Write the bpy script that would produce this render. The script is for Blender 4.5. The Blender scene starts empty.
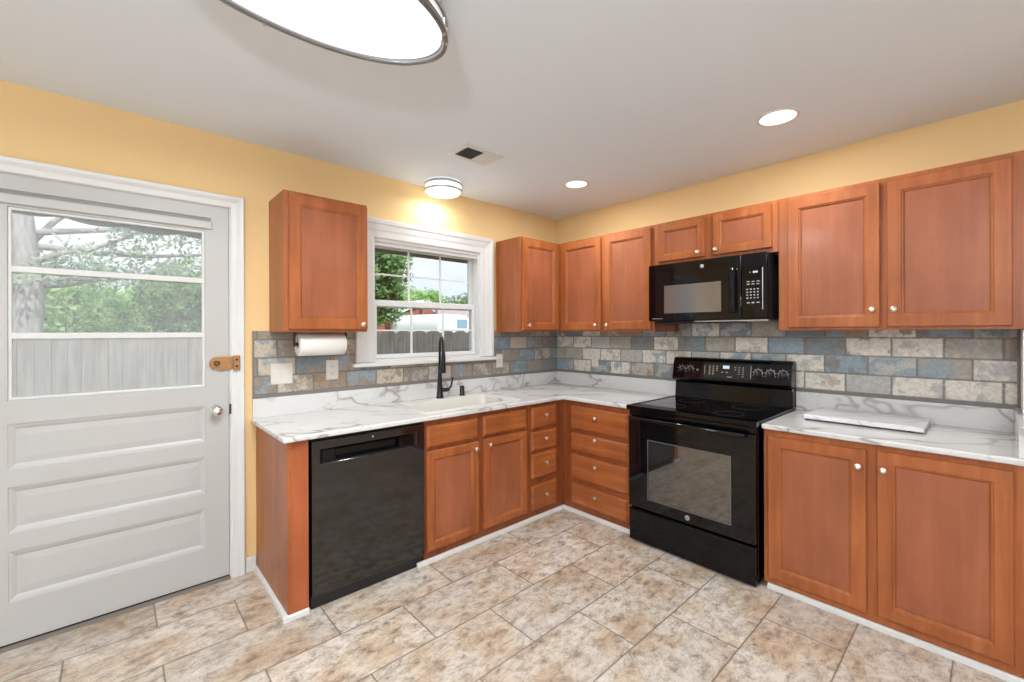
import bpy, bmesh, math, random
from mathutils import Vector, Matrix, Quaternion
R = math.radians
random.seed(7)
C = bpy.context.scene.collection
sc = bpy.context.scene

# ------------------------------------------------------------------ camera
cd = bpy.data.cameras.new('camera'); cam = bpy.data.objects.new('camera', cd); C.objects.link(cam)
cd.sensor_width = 36.0; cd.sensor_fit = 'HORIZONTAL'
cd.lens = 438.465/1024*36.0
cd.shift_y = -8.44/1024
cd.clip_start = 0.02; cd.clip_end = 500
YAW = R(47.795); ROLL = R(-0.209)
fw = Vector((math.cos(YAW), math.sin(YAW), 0)); rt = Vector((math.sin(YAW), -math.cos(YAW), 0)); up = Vector((0, 0, 1))
r2 = rt*math.cos(ROLL)+up*math.sin(ROLL); u2 = -rt*math.sin(ROLL)+up*math.cos(ROLL)
mm = Matrix((r2, u2, -fw)).transposed().to_4x4(); mm.translation = Vector((-3.312, -2.977, 1.409))
cam.matrix_world = mm
sc.camera = cam

# ------------------------------------------------------------------ colour management
sc.view_settings.view_transform = 'Standard'; sc.view_settings.look = 'None'
sc.view_settings.gamma = 1.0; sc.view_settings.exposure = 0.0
sc.view_settings.use_curve_mapping = False

# ------------------------------------------------------------------ sky
w = bpy.data.worlds.new('sky'); sc.world = w; w.use_nodes = True
nt = w.node_tree; nt.nodes.clear()
def N(t, k, **kw):
    n = t.nodes.new(k)
    for a, b in kw.items(): setattr(n, a, b)
    return n
wo = N(nt, 'ShaderNodeOutputWorld'); bg = N(nt, 'ShaderNodeBackground')
tc = N(nt, 'ShaderNodeTexCoord'); sp = N(nt, 'ShaderNodeSeparateXYZ')
nt.links.new(tc.outputs['Generated'], sp.inputs[0])
mp = N(nt, 'ShaderNodeMapping'); mp.inputs['Scale'].default_value = (1.6, 1.6, 4.5)
nt.links.new(tc.outputs['Generated'], mp.inputs[0])
no = N(nt, 'ShaderNodeTexNoise'); no.inputs['Scale'].default_value = 1.9; no.inputs['Detail'].default_value = 7; no.inputs['Roughness'].default_value = .55
nt.links.new(mp.outputs[0], no.inputs['Vector'])
cr = N(nt, 'ShaderNodeValToRGB'); cr.color_ramp.elements[0].position = .42; cr.color_ramp.elements[1].position = .62
nt.links.new(no.outputs['Fac'], cr.inputs[0])
gr = N(nt, 'ShaderNodeValToRGB')
gr.color_ramp.elements[0].position = .0; gr.color_ramp.elements[0].color = (.80, .88, 1.0, 1)
gr.color_ramp.elements[1].position = .6; gr.color_ramp.elements[1].color = (.42, .60, .95, 1)
nt.links.new(sp.outputs[2], gr.inputs[0])
mx = N(nt, 'ShaderNodeMixRGB'); mx.inputs[2].default_value = (.93, .95, 1.0, 1)
nt.links.new(cr.outputs[0], mx.inputs[0]); nt.links.new(gr.outputs[0], mx.inputs[1])
nt.links.new(mx.outputs[0], bg.inputs[0]); bg.inputs[1].default_value = 1.2
nt.links.new(bg.outputs[0], wo.inputs[0])

# ------------------------------------------------------------------ sun (comes over the roof from behind the house)
sd = bpy.data.lights.new('sun', 'SUN'); sd.energy = 4.2; sd.angle = R(2); sd.color = (1, .96, .88)
so = bpy.data.objects.new('sun', sd); C.objects.link(so); so.location = (-2, -9, 12)
so.rotation_euler = Vector((.12, .62, -.76)).to_track_quat('-Z', 'Y').to_euler()

# lamp strengths, added fill light last (each lamp's own light is built with its fixture below)
P_OVAL, P_DRUM, P_CAN, P_FILL = 38, 3.0, 10, 230

# ------------------------------------------------------------------ materials
def mat(name, col=(.5, .5, .5), rough=.5, metal=0, coat=0, spec=.5, ior=1.5):
    m = bpy.data.materials.new(name); m.use_nodes = True
    b = m.node_tree.nodes['Principled BSDF']
    b.inputs['Base Color'].default_value = (*col, 1); b.inputs['Roughness'].default_value = rough
    b.inputs['Metallic'].default_value = metal; b.inputs['Coat Weight'].default_value = coat
    b.inputs['IOR'].default_value = ior; b.inputs['Coat Roughness'].default_value = .15; b.inputs['Specular IOR Level'].default_value = spec
    return m
def nb(m): return m.node_tree, m.node_tree.nodes['Principled BSDF']
def noise(t, scale, detail=4, rough=.5, vec=None, dist=0):
    n = N(t, 'ShaderNodeTexNoise'); n.inputs['Scale'].default_value = scale; n.inputs['Detail'].default_value = detail
    n.inputs['Roughness'].default_value = rough; n.inputs['Distortion'].default_value = dist
    if vec is not None: t.links.new(vec, n.inputs['Vector'])
    return n
def ramp(t, fac, stops, interp='LINEAR'):
    r = N(t, 'ShaderNodeValToRGB'); r.color_ramp.interpolation = interp
    e = r.color_ramp.elements
    while len(e) < len(stops): e.new(.5)
    for k, (p, c) in enumerate(stops):
        e[k].position = p; e[k].color = (*c, 1) if len(c) == 3 else c
    if fac is not None: t.links.new(fac, r.inputs[0])
    return r
def objv(t, scale=(1, 1, 1), rot=(0, 0, 0), loc=(0, 0, 0)):
    c = N(t, 'ShaderNodeTexCoord'); m = N(t, 'ShaderNodeMapping')
    m.inputs['Scale'].default_value = scale; m.inputs['Rotation'].default_value = rot; m.inputs['Location'].default_value = loc
    t.links.new(c.outputs['Object'], m.inputs[0]); return m.outputs[0]
def mixc(t, fac, a, b, mode='MIX'):
    x = N(t, 'ShaderNodeMixRGB', blend_type=mode)
    for i, s in ((0, fac), (1, a), (2, b)):
        if hasattr(s, 'default_value') and not isinstance(s, (int, float)): t.links.new(s, x.inputs[i])
        elif isinstance(s, (int, float)): x.inputs[i].default_value = s
        else: x.inputs[i].default_value = (*s, 1)
    return x.outputs[0]
def math_(t, op, a, b=None, c=None):
    x = N(t, 'ShaderNodeMath', operation=op)
    for i, s in enumerate((a, b, c)):
        if s is None: continue
        if isinstance(s, (int, float)): x.inputs[i].default_value = s
        else: t.links.new(s, x.inputs[i])
    return x.outputs[0]
def bump(t, b, h, strength=.2, dist=.01):
    n = N(t, 'ShaderNodeBump'); n.inputs['Strength'].default_value = strength; n.inputs['Distance'].default_value = dist
    t.links.new(h, n.inputs['Height']); t.links.new(n.outputs[0], b.inputs['Normal'])

def wood(name, c1, c2, c3, rough=.36, horiz=None):
    m = mat(name, c2, rough, coat=.12, spec=.35); t, b = nb(m)
    s = {None: (26, 26, 1.6), 'x': (1.6, 26, 26), 'y': (26, 1.6, 26)}[horiz]
    g = noise(t, 1.0, 6, .6, objv(t, s), .4)
    g2 = noise(t, 3.2, 4, .55, objv(t, (1.6, 1.6, .9)))
    r = ramp(t, g.outputs['Fac'], [(.3, c1), (.52, c2), (.72, c3)])
    r2 = ramp(t, g2.outputs['Fac'], [(.3, (.82, .80, .78)), (.7, (1.12, 1.1, 1.08))])
    t.links.new(mixc(t, 1.0, r.outputs[0], r2.outputs[0], 'MULTIPLY'), b.inputs['Base Color'])
    bump(t, b, g.outputs['Fac'], .05, .003)
    return m
CH = ((.28, .075, .020), (.36, .105, .030), (.43, .140, .043))
CP = ((.295, .090, .038), (.33, .104, .045), (.365, .120, .055))
M_wood = wood('cherry_wood', *CH)
M_panel = wood('cherry_veneer', *CP)
M_woodh = wood('cherry_wood_cross_grain_x', *CH, horiz='x')
M_woodv = wood('cherry_wood_cross_grain_y', *CH, horiz='y')
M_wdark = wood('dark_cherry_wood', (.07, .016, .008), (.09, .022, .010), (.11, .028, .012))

M_frame_shade = wood('shaded_cherry_wood', (.19, .048, .014), (.25, .068, .021), (.30, .09, .03))  # face frames coloured darker for the shade between doors and drawers
M_white = mat('white_gloss_paint', (.70, .685, .66), .35)
M_door = mat('door_paint', (.50, .487, .465), .38)
M_vinyl = mat('white_vinyl', (.72, .72, .71), .35)
M_ceil = mat('ceiling_paint', (.79, .845, .90), .9)
M_plate = mat('cream_plastic', (.70, .655, .59), .4)
M_nickel = mat('brushed_nickel', (.80, .70, .60), .28, 1)
M_steel = mat('satin_steel', (.55, .55, .56), .32, 1)
M_chrome = mat('chrome', (.75, .75, .75), .12, 1)
M_brass = mat('aged_brass', (.46, .245, .11), .42, .85)
M_black = mat('black_enamel', (.003, .003, .004), .10, spec=.3)
M_bglass = mat('black_glass', (.002, .002, .003), .04, spec=.4)
M_bmat = mat('black_plastic', (.012, .012, .013), .42)
M_bsheen = mat('black_metal_panel', (.003, .003, .004), .07, ior=1.75)
M_faucet = mat('matte_black_metal', (.010, .012, .013), .3, .3)
M_sink = mat('off_white_composite', (.62, .595, .54), .3)
M_roll = mat('paper_towel', (.74, .71, .67), .9)
M_card = mat('cardboard_core', (.30, .2, .12), .9)
M_mark = mat('printed_marks', (.42, .42, .42), .5)
M_mwwin = mat('microwave_window_screen', (.10, .09, .085), .09, ior=2.3)
M_ovwin = mat('oven_window_glass', (.010, .009, .009), .04, ior=2.5)
M_frame = mat('oven_window_border', (.10, .10, .105), .2)
M_rubber = mat('dark_gasket', (.01, .01, .01), .7)
M_grey = mat('threshold_metal', (.26, .225, .19), .5, .4)

# yellow wall
M_wall = mat('yellow_wall_paint', (.80, .555, .265), .75); t, b = nb(M_wall)
n = noise(t, 240, 2, .5, objv(t)); bump(t, b, n.outputs['Fac'], .06, .002)
M_cream = mat('pale_side_wall_paint', (.80, .80, .79), .7)

# marble counter
def marble(name, base, vein, sc_=1.0, rough=.16):
    m = mat(name, base, rough, coat=.2); t, b = nb(m)
    v0_ = objv(t, (1, 1, 1), (R(35), R(-35), R(40))); m2 = N(t, 'ShaderNodeMapping'); m2.inputs['Scale'].default_value = (.5, 1.5, 1.3); t.links.new(v0_, m2.inputs[0]); v = m2.outputs[0]
    w1 = noise(t, 2.1*sc_, 3, .5, v, .25)
    a = math_(t, 'ABSOLUTE', math_(t, 'SUBTRACT', w1.outputs['Fac'], .5))
    thin = ramp(t, a, [(0, (.9, .9, .9)), (.008, (.5, .5, .5)), (.018, (0, 0, 0))])
    gate = noise(t, 1.3*sc_, 2, .5, v); gr_ = ramp(t, gate.outputs['Fac'], [(.38, (0, 0, 0)), (.52, (1, 1, 1))])
    w2 = noise(t, 4.2*sc_, 5, .6, v, .8)
    a2 = math_(t, 'ABSOLUTE', math_(t, 'SUBTRACT', w2.outputs['Fac'], .5))
    fine = ramp(t, a2, [(0, (.35, .35, .35)), (.010, (0, 0, 0))])
    soft = ramp(t, a, [(0, (.10, .10, .10)), (.08, (0, 0, 0))])
    f = math_(t, 'MULTIPLY', thin.outputs[0], gr_.outputs[0])
    f = math_(t, 'ADD', f, math_(t, 'MULTIPLY', fine.outputs[0], gr_.outputs[0]))
    f = math_(t, 'ADD', f, math_(t, 'MULTIPLY', soft.outputs[0], gr_.outputs[0]))
    f = math_(t, 'MULTIPLY', math_(t, 'MINIMUM', f, 1.0), .68)
    t.links.new(mixc(t, f, base, vein), b.inputs['Base Color'])
    return m
M_marble = marble('white_marble', (.69, .68, .66), (.20, .165, .135))
M_marble2 = marble('white_marble_board', (.74, .735, .73), (.42, .41, .40), 1.6)

# tile backsplash: running bond with a random weathered glaze on every tile
def subway(name, axis, uoff, tw=.214, th=.1108, z0=1.0395, warm=False):
    m = mat(name, (.5, .5, .5), .35); t, b = nb(m)
    g = N(t, 'ShaderNodeNewGeometry'); s = N(t, 'ShaderNodeSeparateXYZ'); t.links.new(g.outputs['Position'], s.inputs[0])
    U = s.outputs[axis]; Z = s.outputs[2]
    row = math_(t, 'FLOOR', math_(t, 'DIVIDE', math_(t, 'SUBTRACT', Z, z0), th))
    fv = math_(t, 'FRACT', math_(t, 'DIVIDE', math_(t, 'SUBTRACT', Z, z0), th))
    par = math_(t, 'MULTIPLY', math_(t, 'FLOORED_MODULO', row, 2.0), .5)
    uu = math_(t, 'ADD', math_(t, 'DIVIDE', math_(t, 'ADD', U, uoff), tw), par)
    col = math_(t, 'FLOOR', uu); fu = math_(t, 'FRACT', uu)
    cv = N(t, 'ShaderNodeCombineXYZ'); t.links.new(col, cv.inputs[0]); t.links.new(row, cv.inputs[1]); cv.inputs[2].default_value = 3.7+axis
    wn = N(t, 'ShaderNodeTexWhiteNoise', noise_dimensions='3D'); t.links.new(cv.outputs[0], wn.inputs['Vector'])
    # edge distance with slightly chipped outline
    chip = noise(t, 38, 3, .6, g.outputs['Position'])
    eu = math_(t, 'MULTIPLY', math_(t, 'MINIMUM', fu, math_(t, 'SUBTRACT', 1.0, fu)), tw)
    ev = math_(t, 'MULTIPLY', math_(t, 'MINIMUM', fv, math_(t, 'SUBTRACT', 1.0, fv)), th)
    e = math_(t, 'ADD', math_(t, 'MINIMUM', eu, ev), math_(t, 'MULTIPLY', math_(t, 'SUBTRACT', chip.outputs['Fac'], .5), .008))
    grout = ramp(t, e, [(.0028, (1, 1, 1)), (.0055, (0, 0, 0))])
    cream, blue, grey, brown, slate = (.68, .635, .56), (.25, .32, .37), (.44, .43, .405), (.33, .23, .16), (.20, .245, .265)
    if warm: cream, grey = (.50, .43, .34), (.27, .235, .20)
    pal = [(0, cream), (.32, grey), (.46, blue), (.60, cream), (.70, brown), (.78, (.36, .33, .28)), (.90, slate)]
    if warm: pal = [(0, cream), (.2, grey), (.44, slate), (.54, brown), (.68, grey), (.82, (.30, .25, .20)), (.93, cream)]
    c1 = ramp(t, wn.outputs['Value'], pal, 'CONSTANT')
    # second glaze showing through in worn patches
    wn2 = N(t, 'ShaderNodeTexWhiteNoise', noise_dimensions='3D'); ad = N(t, 'ShaderNodeVectorMath', operation='ADD')
    ad.inputs[1].default_value = (17.3, 9.1, 4); t.links.new(cv.outputs[0], ad.inputs[0]); t.links.new(ad.outputs[0], wn2.inputs['Vector'])
    c2 = ramp(t, wn2.outputs['Value'], [(0, grey), (.3, (.42, .38, .32)), (.6, blue), (.8, (.22, .20, .18))], 'CONSTANT')
    ps = N(t, 'ShaderNodeVectorMath', operation='ADD'); ms = N(t, 'ShaderNodeVectorMath', operation='MULTIPLY'); ms.inputs[1].default_value = (5.3, 7.7, 3.1)
    t.links.new(cv.outputs[0], ms.inputs[0]); t.links.new(ms.outputs[0], ps.inputs[0]); t.links.new(g.outputs['Position'], ps.inputs[1])
    pn = noise(t, 11, 5, .6, ps.outputs[0]); pf = ramp(t, pn.outputs['Fac'], [(.50, (0, 0, 0)), (.56, (.85, .85, .85))])
    c = mixc(t, pf.outputs[0], c1.outputs[0], c2.outputs[0])
    fn = noise(t, 60, 4, .65, g.outputs['Position']); fr = ramp(t, fn.outputs['Fac'], [(.3, (.78, .77, .75)), (.7, (1.2, 1.2, 1.2))])
    c = mixc(t, 1.0, c, fr.outputs[0], 'MULTIPLY')
    c = mixc(t, grout.outputs[0], c, (.17, .145, .12))
    t.links.new(c, b.inputs['Base Color'])
    bump(t, b, math_(t, 'SUBTRACT', 1.0, grout.outputs[0]), .5, .003)
    return m
M_tileR = subway('weathered_subway_tile_range_wall', 1, .222)
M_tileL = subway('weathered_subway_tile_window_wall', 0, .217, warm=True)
M_liner = mat('grey_tile_liner', (.20, .18, .165), .4)

# floor tile
M_floor = mat('stone_look_floor_tile', (.5, .4, .3), .34, coat=.08); t, b = nb(M_floor)
g = N(t, 'ShaderNodeNewGeometry'); s = N(t, 'ShaderNodeSeparateXYZ'); t.links.new(g.outputs['Position'], s.inputs[0])
TL, TH = .633, .3225
ry = math_(t, 'DIVIDE', math_(t, 'ADD', s.outputs[1], .272+TH*40), TH)
row = math_(t, 'FLOOR', ry); fv = math_(t, 'FRACT', ry)
par = math_(t, 'MULTIPLY', math_(t, 'FLOORED_MODULO', row, 2.0), .5)
uu = math_(t, 'ADD', math_(t, 'DIVIDE', math_(t, 'ADD', s.outputs[0], 3.163+TL*40), TL), par)
col = math_(t, 'FLOOR', uu); fu = math_(t, 'FRACT', uu)
eu = math_(t, 'MULTIPLY', math_(t, 'MINIMUM', fu, math_(t, 'SUBTRACT', 1.0, fu)), TL)
ev = math_(t, 'MULTIPLY', math_(t, 'MINIMUM', fv, math_(t, 'SUBTRACT', 1.0, fv)), TH)
grout = ramp(t, math_(t, 'MINIMUM', eu, ev), [(.0022, (1, 1, 1)), (.0042, (0, 0, 0))])
cv = N(t, 'ShaderNodeCombineXYZ'); t.links.new(col, cv.inputs[0]); t.links.new(row, cv.inputs[1])
ms = N(t, 'ShaderNodeVectorMath', operation='MULTIPLY'); ms.inputs[1].default_value = (3.3, 5.1, 1); t.links.new(cv.outputs[0], ms.inputs[0])
ps = N(t, 'ShaderNodeVectorMath', operation='ADD'); t.links.new(ms.outputs[0], ps.inputs[0]); t.links.new(g.outputs['Position'], ps.inputs[1])
st = N(t, 'ShaderNodeMapping'); st.inputs['Scale'].default_value = (1, 1.5, 1); st.inputs['Rotation'].default_value = (0, 0, R(-20)); t.links.new(ps.outputs[0], st.inputs[0])
big = noise(t, 3.4, 4, .6, st.outputs[0], .15)
cb = ramp(t, big.outputs['Fac'], [(.34, (.42, .31, .22)), (.45, (.49, .405, .32)), (.55, (.53, .475, .415)), (.70, (.55, .51, .47))])
mid = noise(t, 12, 10, .80, st.outputs[0], .3)
cm = ramp(t, mid.outputs['Fac'], [(.37, (.40, .35, .31)), (.455, (.78, .75, .72)), (.52, (1.0, 1.0, 1.0)), (.64, (1.20, 1.20, 1.20))])
c = mixc(t, 1.0, cb.outputs[0], cm.outputs[0], 'MULTIPLY')
vn = noise(t, 4.4, 10, .75, st.outputs[0], .5); va = math_(t, 'ABSOLUTE', math_(t, 'SUBTRACT', vn.outputs['Fac'], .5))
vr = ramp(t, va, [(0, (.75, .75, .75)), (.012, (0, 0, 0))])
c = mixc(t, vr.outputs[0], c, (.26, .20, .155))
wn = N(t, 'ShaderNodeTexWhiteNoise', noise_dimensions='3D'); t.links.new(cv.outputs[0], wn.inputs['Vector'])
tv = ramp(t, wn.outputs['Value'], [(0, (.98, .97, .95)), (1, (1.15, 1.13, 1.10))])
c = mixc(t, 1.0, c, tv.outputs[0], 'MULTIPLY')
c = mixc(t, grout.outputs[0], c, (.11, .08, .055))
t.links.new(c, b.inputs['Base Color'])
bump(t, b, math_(t, 'SUBTRACT', 1.0, grout.outputs[0]), .35, .003)

def glass(name, haze=0.0):
    m = bpy.data.materials.new(name); m.use_nodes = True; t = m.node_tree; t.nodes.clear()
    o = N(t, 'ShaderNodeOutputMaterial'); tr = N(t, 'ShaderNodeBsdfTransparent'); gl = N(t, 'ShaderNodeBsdfGlossy')
    gl.inputs['Roughness'].default_value = 0.0
    f = N(t, 'ShaderNodeFresnel'); f.inputs['IOR'].default_value = 1.35
    x = N(t, 'ShaderNodeMixShader'); t.links.new(f.outputs[0], x.inputs[0]); t.links.new(tr.outputs[0], x.inputs[1]); t.links.new(gl.outputs[0], x.inputs[2])
    last = x
    if haze:
        d = N(t, 'ShaderNodeBsdfDiffuse'); d.inputs[0].default_value = (.9, .93, .95, 1)
        y = N(t, 'ShaderNodeMixShader'); y.inputs[0].default_value = haze
        t.links.new(x.outputs[0], y.inputs[1]); t.links.new(d.outputs[0], y.inputs[2]); last = y
    t.links.new(last.outputs[0], o.inputs[0]); return m
M_glass = glass('clear_window_glass'); M_veil = glass('veiled_door_glass', .13)  # white diffuse mixed into the door glass paints its reflected veil

def emit(name, col, s):
    m = bpy.data.materials.new(name); m.use_nodes = True; t = m.node_tree; t.nodes.clear()
    o = N(t, 'ShaderNodeOutputMaterial'); e = N(t, 'ShaderNodeEmission'); e.inputs[0].default_value = (*col, 1); e.inputs[1].default_value = s
    t.links.new(e.outputs[0], o.inputs[0]); return m
M_lamp = emit('lit_lamp_diffuser', (1, .985, .96), 1.6)
M_led = emit('lit_display', (.75, .9, 1.0), .9)

# outdoor materials
def twotone(name, a, b_, scale, rough=.8, s=(1, 1, 1)):
    m = mat(name, a, rough); t, b = nb(m); n = noise(t, scale, 5, .6, objv(t, s))
    r = ramp(t, n.outputs['Fac'], [(.35, a), (.65, b_)]); t.links.new(r.outputs[0], b.inputs['Base Color']); return m
def leafmat(name, a, b_):
    m = mat(name, a, .6); t, b = nb(m); n = noise(t, 1.7, 4, .6, objv(t)); r = ramp(t, n.outputs['Fac'], [(.38, a), (.62, b_)])
    t.links.new(r.outputs[0], b.inputs['Base Color'])
    tl = N(t, 'ShaderNodeBsdfTranslucent'); t.links.new(r.outputs[0], tl.inputs[0]); x = N(t, 'ShaderNodeMixShader'); x.inputs[0].default_value = .45
    o = t.nodes['Material Output']; t.links.new(b.outputs[0], x.inputs[1]); t.links.new(tl.outputs[0], x.inputs[2]); t.links.new(x.outputs[0], o.inputs[0]); return m
M_leaf = leafmat('bright_green_leaves', (.20, .42, .09), (.55, .74, .32))
M_leafd = leafmat('mid_green_leaves', (.08, .20, .05), (.32, .50, .18))
M_pine = leafmat('pale_pine_needles', (.26, .38, .24), (.52, .62, .46))
M_bark = twotone('grey_bark', (.30, .27, .25), (.46, .43, .41), 6, .9, (3, 3, .6))
M_fence = twotone('weathered_grey_fence_wood', (.085, .077, .070), (.155, .14, .125), 3.2, .85, (5, 5, .5))
M_fence_veil = twotone('veil_lightened_fence_wood', (.23, .21, .20), (.34, .315, .30), 3.2, .85, (5, 5, .5))  # same fence, colour lightened for the bright veil reflected in the door glass
M_grass = twotone('grass', (.09, .16, .04), (.16, .25, .08), 4, .95)
M_brick = twotone('red_brick', (.30, .10, .07), (.40, .16, .11), 8, .9)
M_roofm = twotone('pinkish_roof_shingle', (.38, .29, .27), (.47, .38, .36), 9, .9)
M_trailer = mat('white_trailer_skin', (.80, .82, .84), .35)
M_twin = mat('trailer_window_blue', (.25, .42, .55), .2)
M_soffit = twotone('eave_paint', (.28, .24, .21), (.36, .31, .28), 6, .8)
M_dkwood = mat('dark_porch_trim', (.16, .135, .115), .7)

# ------------------------------------------------------------------ mesh helpers
def WIN(u, v, d): return Vector((u, -d, v))       # facing the window wall: right = +x, up, out = into the room
def RNG(u, v, d): return Vector((-d, -u, v))      # facing the range wall
def WLD(x, y, z): return Vector((x, y, z))
class MB:
    def __init__(s, F=WLD): s.F = F; s.v = []; s.f = []; s.sm = []
    def vert(s, a, b, c): s.v.append(s.F(a, b, c)); return len(s.v)-1
    def face(s, idx, smooth=False): s.f.append(tuple(idx)); s.sm.append(smooth)
    def box(s, a0, a1, b0, b1, c0, c1):
        i = [s.vert(a, b, c) for a in (a0, a1) for b in (b0, b1) for c in (c0, c1)]
        for q in ((0, 1, 3, 2), (4, 6, 7, 5), (0, 4, 5, 1), (2, 3, 7, 6), (0, 2, 6, 4), (1, 5, 7, 3)): s.face([i[k] for k in q])
        return s
    def loft(s, rings, cap0=True, cap1=True, smooth=False, closed=True):
        ids = [[s.vert(*p) for p in r] for r in rings]; n = len(ids[0])
        for A, B in zip(ids, ids[1:]):
            for k in range(n if closed else n-1): s.face((A[k], A[(k+1) % n], B[(k+1) % n], B[k]), smooth)
        if cap0: s.face(ids[0][::-1])
        if cap1: s.face(ids[-1])
        return s
    def lathe(s, prof, c, axis=2, n=20, sx=1, sy=1, cap0=True, cap1=True):
        o = [k for k in range(3) if k != axis]; rings = []
        for r, h in prof:
            ring = []
            for k in range(n):
                p = [0, 0, 0]; a = 2*math.pi*k/n
                p[o[0]] = c[o[0]]+r*sx*math.cos(a); p[o[1]] = c[o[1]]+r*sy*math.sin(a); p[axis] = c[axis]+h; ring.append(p)
            rings.append(ring)
        return s.loft(rings, cap0, cap1, True)
    def tube(s, pts, rad, n=10, caps=True):
        P = [Vector(p) for p in pts]; rr = rad if isinstance(rad, (list, tuple)) else [rad]*len(P)
        T = [(P[min(i+1, len(P)-1)]-P[max(i-1, 0)]).normalized() for i in range(len(P))]
        up_ = Vector((0, 0, 1)) if abs(T[0].z) < .9 else Vector((1, 0, 0))
        nrm = T[0].cross(up_).normalized(); rings = []
        for i, p in enumerate(P):
            if i: nrm = (nrm-T[i]*nrm.dot(T[i])).normalized()
            bn = T[i].cross(nrm)
            rings.append([tuple(p+nrm*rr[i]*math.cos(2*math.pi*k/n)+bn*rr[i]*math.sin(2*math.pi*k/n)) for k in range(n)])
        return s.loft(rings, caps, caps, True)
    def grid(s, us, vs, keep, d0, d1):                 # solid slab over the kept cells of a grid
        n, m = len(us), len(vs); ids = {}
        def g(i, j, k):
            if (i, j, k) not in ids: ids[(i, j, k)] = s.vert(us[i], vs[j], (d0, d1)[k])
            return ids[(i, j, k)]
        K = {(i, j) for i in range(n-1) for j in range(m-1) if keep((us[i]+us[i+1])/2, (vs[j]+vs[j+1])/2)}
        for i, j in K:
            for k in (0, 1): s.face((g(i, j, k), g(i+1, j, k), g(i+1, j+1, k), g(i, j+1, k)))
            for di, dj, a, b in ((-1, 0, (i, j), (i, j+1)), (1, 0, (i+1, j), (i+1, j+1)), (0, -1, (i, j), (i+1, j)), (0, 1, (i, j+1), (i+1, j+1))):
                if (i+di, j+dj) not in K: s.face((g(*a, 0), g(*b, 0), g(*b, 1), g(*a, 1)))
        return s
    def nested(s, rects, cap0=True, cap1=True):        # rects: (u0,u1,v0,v1,d) joined one to the next
        return s.loft([[(a, c, d), (b, c, d), (b, e, d), (a, e, d)] for a, b, c, e, d in rects], cap0, cap1)
ORG = {}
def place(o, mb, parent=None, org=None):
    base = ORG[parent.name] if parent else (Vector(org) if org is not None else Vector((0, 0, 0)))
    return base
def obj(name, mb, m, parent=None, bev=0, org=None, kind=None, label=None, seg=2, tri=False):
    base = ORG[parent.name] if parent else (Vector(org) if org is not None else Vector((0, 0, 0)))
    me = bpy.data.meshes.new(name); me.from_pydata([tuple(v-base) for v in mb.v], [], mb.f); me.update()
    for p, sm in zip(me.polygons, mb.sm): p.use_smooth = sm
    bm = bmesh.new(); bm.from_mesh(me)
    bmesh.ops.recalc_face_normals(bm, faces=bm.faces); bm.to_mesh(me); bm.free()
    me.materials.append(m)
    o = bpy.data.objects.new(name, me); C.objects.link(o)
    if parent: o.parent = parent
    else: o.location = base
    ORG[o.name] = base
    if bev:
        b = o.modifiers.new('bevel', 'BEVEL'); b.width = bev; b.segments = seg; b.limit_method = 'ANGLE'; b.angle_limit = R(40)
    if kind: o['kind'] = kind
    if label: o['label'] = label
    return o
def thing(name, label, cat, loc, group=None):
    o = bpy.data.objects.new(name, None); C.objects.link(o); o.location = loc; o.empty_display_size = .1
    o['label'] = label; o['category'] = cat
    if group: o['group'] = group
    ORG[o.name] = Vector(loc); return o
def tag(o, label, cat, group=None):
    o['label'] = label; o['category'] = cat
    if group: o['group'] = group
    return o
def struct_empty(name, loc):
    o = bpy.data.objects.new(name, None); C.objects.link(o); o.location = loc; o['kind'] = 'structure'; ORG[o.name] = Vector(loc); return o

# ------------------------------------------------------------------ room shell
H = 2.545
DX0, DX1, DZ = -3.80, -2.812, 2.14            # door opening
WX0, WX1, WZ0, WZ1 = -1.945, -.985, 1.20, 2.09  # window opening
XL, YF, YR = -6.2, -5.6, -5.6
mb = MB(); mb.box(XL, .14, YF, .14, -.12, 0); obj('floor', mb, M_floor, kind='structure')
cans = [(-.705, -2.205), (-.688, -.824)]
mb = MB(); mb.box(XL-.14, .16, YF-.14, .16, H, H+.12); obj('ceiling', mb, M_ceil, kind='structure')
def keepw(u, v): return not (DX0 < u < DX1 and v < DZ) and not (WX0 < u < WX1 and WZ0 < v < WZ1)
mb = MB(WIN); mb.grid([XL, DX0, DX1, WX0, WX1, .14], [-.05, WZ0, WZ1, DZ, H], keepw, -.14, 0); obj('wall_back', mb, M_wall, kind='structure')
mb = MB(RNG); mb.box(0, 5.6, -.05, H, -.14, 0); obj('wall_right', mb, M_wall, kind='structure')
# left wall with a wide window, front wall with another
mb = MB(lambda u, v, d: Vector((XL-d, u, v))); mb.grid([YF, -5.0, -1.0, .14], [-.05, .12, 2.2, H], lambda u, v: not (-5.0 < u < -1.0 and .12 < v < 2.2), 0, .14)
obj('wall_left', mb, M_cream, kind='structure')
mb = MB(); mb.box(XL, .14, YF-.14, YF, -.05, H); obj('wall_front', mb, M_cream, kind='structure')
wl = struct_empty('window_2', (XL, -3.0, .12))
mb = MB(lambda u, v, d: Vector((XL-d, u, v))); mb.grid([-5.1, -5.0, -3.04, -2.96, -1.0, -.9], [.02, .12, 2.2, 2.3], lambda u, v: not ((-5.0 < u < -3.04 or -2.96 < u < -1.0) and .12 < v < 2.2), -.02, .03)
obj('window_frame', mb, M_white, wl, .004)
mb = MB(lambda u, v, d: Vector((XL-d, u, v))); mb.box(-5.0, -1.0, .12, 2.2, .05, .055); obj('pane', mb, M_glass, wl)
# end of the short side wall at the far right of the worktop
mb = MB(RNG); mb.box(3.06, 3.24, .925, 1.413, 0, .29); obj('wall_stub', mb, M_cream, kind='structure')
bpy.data.objects['wall_stub'].name = 'wall_side'
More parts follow.
